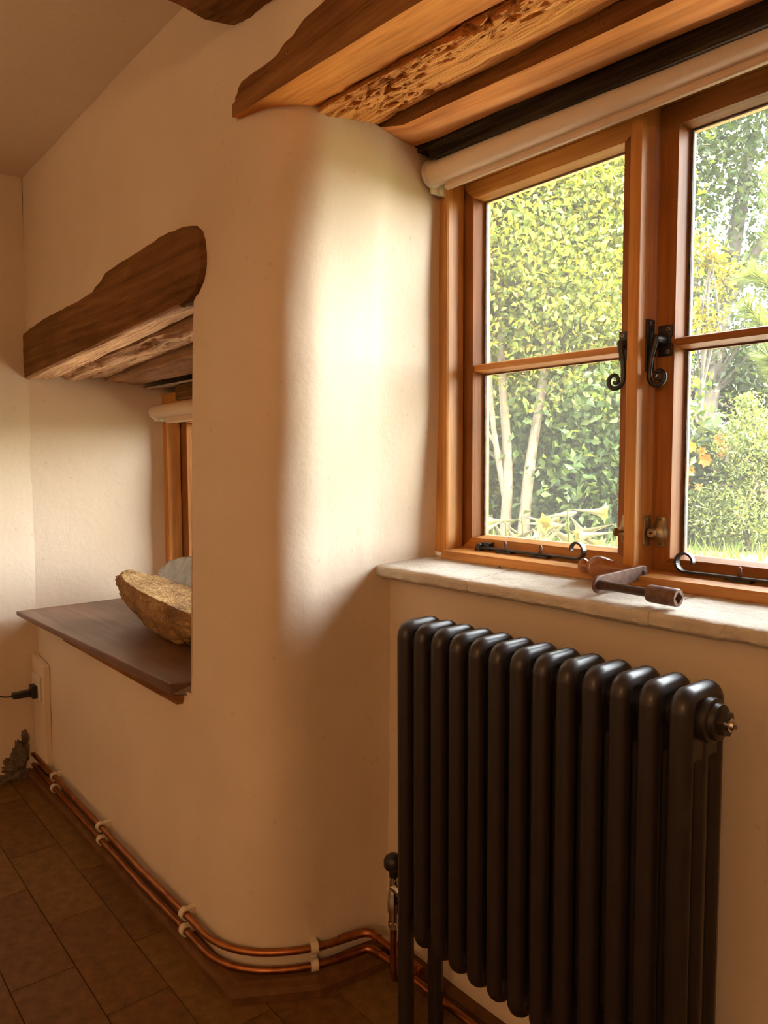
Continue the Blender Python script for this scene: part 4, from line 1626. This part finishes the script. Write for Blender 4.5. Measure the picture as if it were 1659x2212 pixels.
mb = MB()
P = []
for i in range(10):
    y = 1.352 + 0.15 * i
    P.append([(-7 + j * 0.25, y, gz(0, y) + 0.06 + 0.008 * fn(j, i, 0, 1.3)) for j in range(49)])
mb.quadgrid(P)
tag(mb.build('bounce_strip', 'bounce_pale', smooth=True), kind='structure')  # unseen pale strip, added to bounce daylight onto reveals and lintels


def leaves_obj(name, centers, size, mat, parent=None, fold=0.25, aspect=0.55, up=0.35, flat=False):
    """one mesh of separate folded leaf blades"""
    n = len(centers)
    c = np.asarray(centers, float)
    d = RNG.normal(size=(n, 3))
    d[:, 2] -= up * 0.6
    d /= np.linalg.norm(d, axis=1)[:, None]
    nn = RNG.normal(size=(n, 3))
    nn[:, 2] += up * 2
    nn -= d * np.sum(nn * d, axis=1)[:, None]
    nn /= np.linalg.norm(nn, axis=1)[:, None]
    s = np.cross(d, nn)
    L = size * RNG.uniform(0.6, 1.25, size=(n, 1))
    W = L * aspect
    p0 = c - d * L * 0.5
    p2 = c + d * L * 0.5
    p1 = c + s * W * 0.5 + nn * W * fold - d * L * 0.05
    p3 = c - s * W * 0.5 + nn * W * fold - d * L * 0.05
    V = np.stack([p0, p1, p2, p3], 1).reshape(-1, 3).astype(np.float32)
    k = np.arange(n)[:, None] * 4
    F = np.concatenate([k + np.array([[0, 1, 2]]), k + np.array([[0, 2, 3]])], 1).reshape(-1)
    me = bpy.data.meshes.new(name)
    me.vertices.add(len(V))
    me.vertices.foreach_set('co', V.ravel())
    nf = len(F) // 3
    me.loops.add(len(F))
    me.loops.foreach_set('vertex_index', F.astype(np.int32))
    me.polygons.add(nf)
    me.polygons.foreach_set('loop_start', np.arange(nf, dtype=np.int32) * 3)
    me.polygons.foreach_set('loop_total', np.full(nf, 3, dtype=np.int32))
    me.materials.append(M[mat])
    me.update()
    me.validate()
    ob = bpy.data.objects.new(name, me)
    COL.objects.link(ob)
    if parent is not None:
        put(ob, parent)
    return ob


def crown(center, rad3, nclump, per, spread, hollow=0.0):
    c = np.array(center)
    r_ = np.array(rad3)
    pts = RNG.normal(size=(nclump, 3))
    pts /= np.linalg.norm(pts, axis=1)[:, None]
    q = RNG.uniform(hollow, 1, size=(nclump, 1)) ** (1 / 2.2)
    cl = c + pts * q * r_
    lv = np.repeat(cl, per, axis=0) + RNG.normal(size=(nclump * per, 3)) * spread * np.array([1, 1, 0.7])
    return cl, lv


def tree(name, label, base, stems, crowns, leafmat, size, barkmat='bark', cat='tree', group=None, twigs=40, aspect=0.55, zmin=None):
    e = empty(name, base, label, cat, group)
    allc = []
    L_ = []
    for cc in crowns:
        cl, lv = crown(*cc)
        allc.append(cl)
        L_.append(lv)
    allc = np.concatenate(allc)
    lv = np.concatenate(L_)
    g = np.array([gz(0, y) for y in lv[:, 1]])
    lv = lv[lv[:, 2] > g + 0.02]
    lv = lv[lv[:, 1] > 1.62]
    leaves_obj('foliage', lv, size, leafmat, e, aspect=aspect)
    for st_ in stems:
        b_ = MB()
        pth = catmull([tuple(p[:3]) for p in st_], 5)
        r0_, r1_ = st_[0][3], st_[-1][3]
        b_.tube(pth, [r0_ + (r1_ - r0_) * i / (len(pth) - 1) for i in range(len(pth))], 9)
        b_.build('stem', barkmat, e, smooth=True, angle=60)
    if stems and twigs:
        b_ = MB()
        sp = np.array([p[:3] for st_ in stems for p in st_[1:]])
        for cpt in allc[RNG.permutation(len(allc))[:twigs]]:
            k = np.argmin(np.sum((sp - cpt) ** 2, axis=1) + (sp[:, 2] > cpt[2]) * 2)
            a_ = Vector(sp[k])
            c_ = Vector(cpt)
            if (c_ - a_).length > 3.2:
                continue
            mid_ = (a_ + c_) / 2 + Vector((random.uniform(-.1, .1), random.uniform(-.1, .1), random.uniform(0, .15)))
            b_.tube([a_, mid_, c_], [0.016, 0.010, 0.004], 5)
        if b_.v:
            b_.build('twigs', barkmat, e, smooth=True)
    return e


def at(u, d, z):
    """a garden spot given as bearing (horizontal tangent from the room's view axis) and distance"""
    k = (u - 829.5) / FPX
    x = (cf.x + k * cr.x) * d
    y = (cf.y + k * cr.y) * d
    return (x, y, z)


# hazel clump outside the left casement
b0 = at(1105, 5.0, 0.6)
tree('hazel_tree', 'tall bright green leafy tree with slim pale stems outside the left casement', b0,
     [[(*at(1090, 5.0, 0.58), .040), (*at(1096, 5.0, 1.10), .036), (*at(1080, 5.1, 1.9), .028), (*at(1075, 5.2, 3.2), .018)],
      [(*at(1128, 4.9, 0.55), .042), (*at(1142, 4.95, 1.05), .037), (*at(1165, 5.0, 1.55), .032), (*at(1195, 5.1, 2.3), .024), (*at(1210, 5.1, 3.4), .014)],
      [(*at(1090, 5.0, 0.9), .022), (*at(1060, 5.0, 1.5), .018), (*at(1050, 5.0, 2.4), .010)],
      [(*at(1150, 4.95, 1.2), .022), (*at(1175, 5.0, 1.9), .018), (*at(1180, 5.0, 3.0), .012)]],
     [(at(1110, 5.3, 2.7), (1.0, 0.9, 1.3), 310, 125, 0.16), (at(1225, 5.5, 2.9), (0.62, 0.7, 1.4), 240, 125, 0.15), (at(1010, 5.6, 2.6), (0.8, 0.8, 1.6), 190, 120, 0.16),
      (at(1130, 6.2, 1.5), (1.3, 0.6, 0.9), 190, 125, 0.17)],
     'leaf_bright', 0.048)
tree('laurel_shrub', 'dense darker shrub low outside the left casement beside the pale stems', at(1270, 5.2, 0.6),
     [[(*at(1290, 5.2, 0.55), .022), (*at(1295, 5.2, 1.1), .018), (*at(1300, 5.3, 1.7), .010)]],
     [(at(1290, 5.2, 1.15), (0.65, 0.55, 0.65), 150, 60, 0.12), (at(1210, 5.5, 1.0), (0.55, 0.5, 0.45), 90, 60, 0.12), (at(1040, 5.6, 1.0), (0.5, 0.5, 0.5), 70, 60, 0.12)],
     'leaf_mid', 0.068, 'bark_dark', 'shrub')
tree('oak_tree', 'large dark spreading tree with sky gaps outside the right casement', at(1545, 8.5, 0.7),
     [[(*at(1490, 8.5, 0.7), .16), (*at(1520, 8.5, 1.8), .13), (*at(1560, 8.6, 3.2), .10), (*at(1600, 8.6, 4.6), .06)],
      [(*at(1545, 8.5, 2.7), .07), (*at(1640, 8.5, 3.6), .045), (*at(1720, 8.5, 4.2), .03)],
      [(*at(1530, 8.5, 2.2), .06), (*at(1480, 8.4, 3.2), .04), (*at(1450, 8.3, 4.2), .025)]],
     [(at(1580, 8.6, 4.9), (1.6, 1.2, 1.0), 84, 70, 0.19), (at(1520, 8.5, 3.1), (1.3, 1.0, 1.2), 48, 70, 0.18), (at(1700, 8.6, 3.6), (1.2, 1.0, 1.2), 36, 70, 0.18), (at(1400, 8.6, 4.4), (1.2, 1.0, 1.3), 90, 75, 0.2), (at(1600, 9.0, 2.0), (1.6, 0.7, 0.8), 120, 75, 0.2)],
     'leaf_dark', 0.085, 'bark_dark', twigs=60)
tree('yellow_shrub_tree', 'small tree with yellowing leaves between the right casement and the dark tree', at(1500, 7.0, 0.65),
     [[(*at(1500, 7.0, 0.65), .03), (*at(1510, 7.0, 1.8), .022), (*at(1520, 7.0, 3.0), .012)]],
     [(at(1515, 7.0, 2.95), (0.16, 0.2, 0.22), 18, 26, 0.07), (at(1495, 7.0, 2.35), (0.20, 0.2, 0.16), 16, 26, 0.07), (at(1545, 7.2, 2.75), (0.2, 0.2, 0.2), 6, 26, 0.07)],
     'leaf_yellow', 0.06, 'bark_dark', twigs=6)
tree('garden_hedge', 'dark green hedge closing the garden behind the trees', at(1400, 9.5, 0.7), [],
     [(at(u_, 9.6, 1.35), (0.95, 0.6, 0.85), 80, 46, 0.18) for u_ in (900, 1040, 1180, 1320, 1460, 1600, 1740, 1900)],
     'leaf_mid', 0.13, 'bark_dark', 'hedge')
tree('cypress_shrub', 'feathery pale green conifer shrub low outside the right casement', at(1625, 4.4, 0.6),
     [[(*at(1618, 4.4, 0.58), .020), (*at(1620, 4.4, 1.0), .015), (*at(1622, 4.4, 1.42), .006)]],
     [(at(1625, 4.4, 0.86), (0.34, 0.3, 0.26), 120, 60, 0.055), (at(1632, 4.4, 1.15), (0.22, 0.2, 0.24), 80, 60, 0.05), (at(1612, 4.4, 1.36), (0.07, 0.08, 0.16), 22, 50, 0.035), (at(1700, 4.4, 1.0), (0.3, 0.3, 0.35), 90, 60, 0.055), (at(1560, 4.5, 0.80), (0.16, 0.16, 0.14), 34, 50, 0.05)],
     'leaf_pale', 0.030, 'bark', 'shrub', aspect=0.4)
tree('rose_shrub', 'grey-green shrub with orange flowers just right of the window mullion', at(1500, 4.8, 0.62),
     [[(*at(1500, 4.8, 0.6), .014), (*at(1505, 4.8, 0.95), .011), (*at(1512, 4.8, 1.25), .006)]],
     [(at(1505, 4.8, 1.10), (0.26, 0.25, 0.34), 110, 22, 0.06), (at(1500, 4.9, 0.78), (0.24, 0.25, 0.2), 50, 22, 0.06)],
     'leaf_silver', 0.075, 'bark', 'shrub')
ros = [ob for ob in COL.objects if ob.name.startswith('rose_shrub')][0]
for (u_, v_, s_) in ((1553, 950, 1.0), (1560, 978, 1.2), (1524, 994, 1.1), (1546, 1009, .8), (1494, 966, .8), (1492, 1017, .7), (1514, 975, .7), (1510, 1053, .7), (1500, 828, .7)):
    z_ = 1.145 - (v_ - 990) / FPX * 4.55
    cpt = np.array(at(u_, 4.55, z_))
    b_ = MB()
    for k in range(7):
        a = 2 * PI * k / 7
        dv = Vector((math.cos(a), -0.5, math.sin(a)))
        sv = Vector((-math.sin(a), 0, math.cos(a)))
        c0 = Vector(cpt)
        r_ = 0.042 * s_
        b_.add([c0, c0 + dv * r_ * 0.6 + sv * r_ * 0.35, c0 + dv * r_, c0 + dv * r_ * 0.6 - sv * r_ * 0.35], [(0, 1, 2), (0, 2, 3)])
    b_.build('flower', 'petal_orange', ros)

# pine branch with long needles, near the right edge
pe = empty('pine_tree', at(1700, 3.6, 0.58), 'young pine with long light green needles at the right edge of the right casement', 'tree')
pine_stems = [[at(1700, 3.6, 0.58), at(1700, 3.6, 1.4), at(1690, 3.6, 2.2), at(1680, 3.6, 3.0)],
              [at(1694, 3.6, 1.75), at(1672, 3.55, 2.0), at(1652, 3.5, 2.18), at(1646, 3.5, 2.42)],
              [at(1696, 3.6, 1.55), at(1650, 3.5, 1.70), at(1600, 3.45, 1.82)],
              [at(1694, 3.6, 1.70), at(1650, 3.5, 1.90), at(1612, 3.5, 1.97)],
              [at(1698, 3.6, 1.40), at(1670, 3.5, 1.52), at(1650, 3.45, 1.60)],
              [at(1690, 3.6, 2.1), at(1740, 3.6, 2.3), at(1800, 3.6, 2.5)]]
nd_c, nd_d = [], []
for i, st_ in enumerate(pine_stems):
    pth = catmull(st_, 8)
    b_ = MB()
    b_.tube(pth, [(0.035 if i == 0 else 0.009) * (1 - 0.7 * k / (len(pth) - 1)) for k in range(len(pth))], 8)
    b_.build('branch' if i else 'stem', 'bark', pe, smooth=True, angle=60)
    st0 = 0 if i else 24
    for k in range(st0, len(pth) - 1):
        a = np.array(pth[k])
        c = np.array(pth[k + 1])
        ax = (c - a) / np.linalg.norm(c - a)
        m_ = 75
        q = RNG.uniform(0, 1, size=(m_, 1))
        dr = RNG.normal(size=(m_, 3))
        dr -= ax * (dr @ ax)[:, None]
        dr /= np.linalg.norm(dr, axis=1)[:, None]
        dr = dr + ax * 1.1
        dr /= np.linalg.norm(dr, axis=1)[:, None]
        nd_c.append(a + (c - a) * q)
        nd_d.append(dr)
nc_, ndd = np.concatenate(nd_c), np.concatenate(nd_d)
n = len(nc_)
Ln = RNG.uniform(0.08, 0.125, size=(n, 1))
sd_ = np.cross(ndd, RNG.normal(size=(n, 3)))
sd_ /= np.linalg.norm(sd_, axis=1)[:, None]
V = np.stack([nc_ - sd_ * 0.0016, nc_ + sd_ * 0.0016, nc_ + ndd * Ln + np.array([0, 0, -0.012])], 1).reshape(-1, 3)
me = bpy.data.meshes.new('needles')
me.from_pydata(V.tolist(), [], (np.arange(n * 3).reshape(-1, 3)).tolist())
me.materials.append(M['needle'])
no = bpy.data.objects.new('needles', me)
COL.objects.link(no)
put(no, pe)

# lawn: blades of grass
n = 26000
gx = RNG.uniform(-7, 1.5, n)
gy_ = RNG.uniform(2.6, 8.5, n)
gzv = np.array([gz(0, y) for y in gy_]) + 0.02
hh = RNG.uniform(0.04, 0.10, n)
an = RNG.uniform(0, 2 * PI, n)
V = np.zeros((n, 3, 3))
V[:, 0] = np.stack([gx - 0.006 * np.cos(an), gy_ - 0.006 * np.sin(an), gzv], 1)
V[:, 1] = np.stack([gx + 0.006 * np.cos(an), gy_ + 0.006 * np.sin(an), gzv], 1)
V[:, 2] = np.stack([gx + RNG.normal(0, 0.02, n), gy_ + RNG.normal(0, 0.02, n), gzv + hh], 1)
me = bpy.data.meshes.new('lawn')
me.from_pydata(V.reshape(-1, 3).tolist(), [], np.arange(n * 3).reshape(-1, 3).tolist())
me.materials.append(M['grass'])
lo_ = bpy.data.objects.new('lawn', me)
COL.objects.link(lo_)
tag(lo_, 'sunlit green grass of the lawn beyond the window', 'grass', kind='stuff')

# lilies close under the window
LILY = [(1062, 2.35, 1140, 3, 'leftmost pale yellow lily spike showing at the bottom of the left casement'),
        (1092, 2.30, 1150, 3, 'second pale lily from the left, in front of the pale tree stems'),
        (1128, 2.30, 1143, 3, 'pale lily spike with two long buds left of the middle of the left pane'),
        (1170, 2.25, 1146, 4, 'pale lily with one level trumpet flower in the middle of the left pane'),
        (1226, 2.20, 1128, 6, 'tallest white lily with several open trumpets in the left pane'),
        (1330, 2.15, 1160, 4, 'white lily beside the window mullion, partly behind the sash')]
random.seed(12)
for (u_, d_, v_, nfl, lab) in LILY:
    zt = 1.145 - (v_ - 30 - 990) / FPX * d_
    top = Vector(at(u_, d_, zt))
    foot = Vector((top.x + 0.02, top.y, gz(0, top.y)))
    e = empty('lily', foot, lab, 'flower', 'lilies under the window')
    b_ = MB()
    b_.tube([foot, (foot + top) / 2 + Vector((0.01, 0, 0)), top], [0.005, 0.004, 0.0025], 7)
    b_.build('stem', 'lily_stem', e, smooth=True)
    for k in range(nfl):
        a = random.uniform(0, 2 * PI) if nfl < 6 else 2 * PI * k / nfl
        s0 = top + Vector((0, 0, -0.012 * k))
        dv = (cr * math.cos(a) + Vector((cf.x, cf.y, 0)) * 0.5 * math.sin(a) + Vector((0, 0, random.uniform(-1.0, 0.1)))).normalized()
        p1 = s0 + dv * 0.02
        b_ = MB()
        prof = [(0.0, 0.002), (0.02, 0.004), (0.05, 0.007), (0.07, 0.011)]
        seg = 12
        xx = dv.orthogonal().normalized()
        yy_ = dv.cross(xx)
        vs, fs = [], []
        opened = random.random() < 0.65 or nfl == 6
        for dd, r_ in prof + [(0.085, 0.020 if opened else 0.008), (0.090 if opened else 0.10, 0.034 if opened else 0.002)]:
            for q in range(seg):
                an_ = 2 * PI * q / seg
                rr = r_ * (1.0 if q % 2 == 0 else (0.62 if (dd > 0.084 and opened) else 0.95))
                vs.append(p1 + dv * dd + (xx * math.cos(an_) + yy_ * math.sin(an_)) * rr)
        nr = len(prof) + 2
        fs = [(i * seg + q, i * seg + (q + 1) % seg, (i + 1) * seg + (q + 1) % seg, (i + 1) * seg + q) for i in range(nr - 1) for q in range(seg)]
        b_.add(vs, fs)
        b_.tube([s0 + Vector((0, 0, -0.01)), s0 + dv * 0.008, p1], 0.0022, 6)
        b_.build('trumpet_flower', 'petal', e, smooth=True, angle=80)
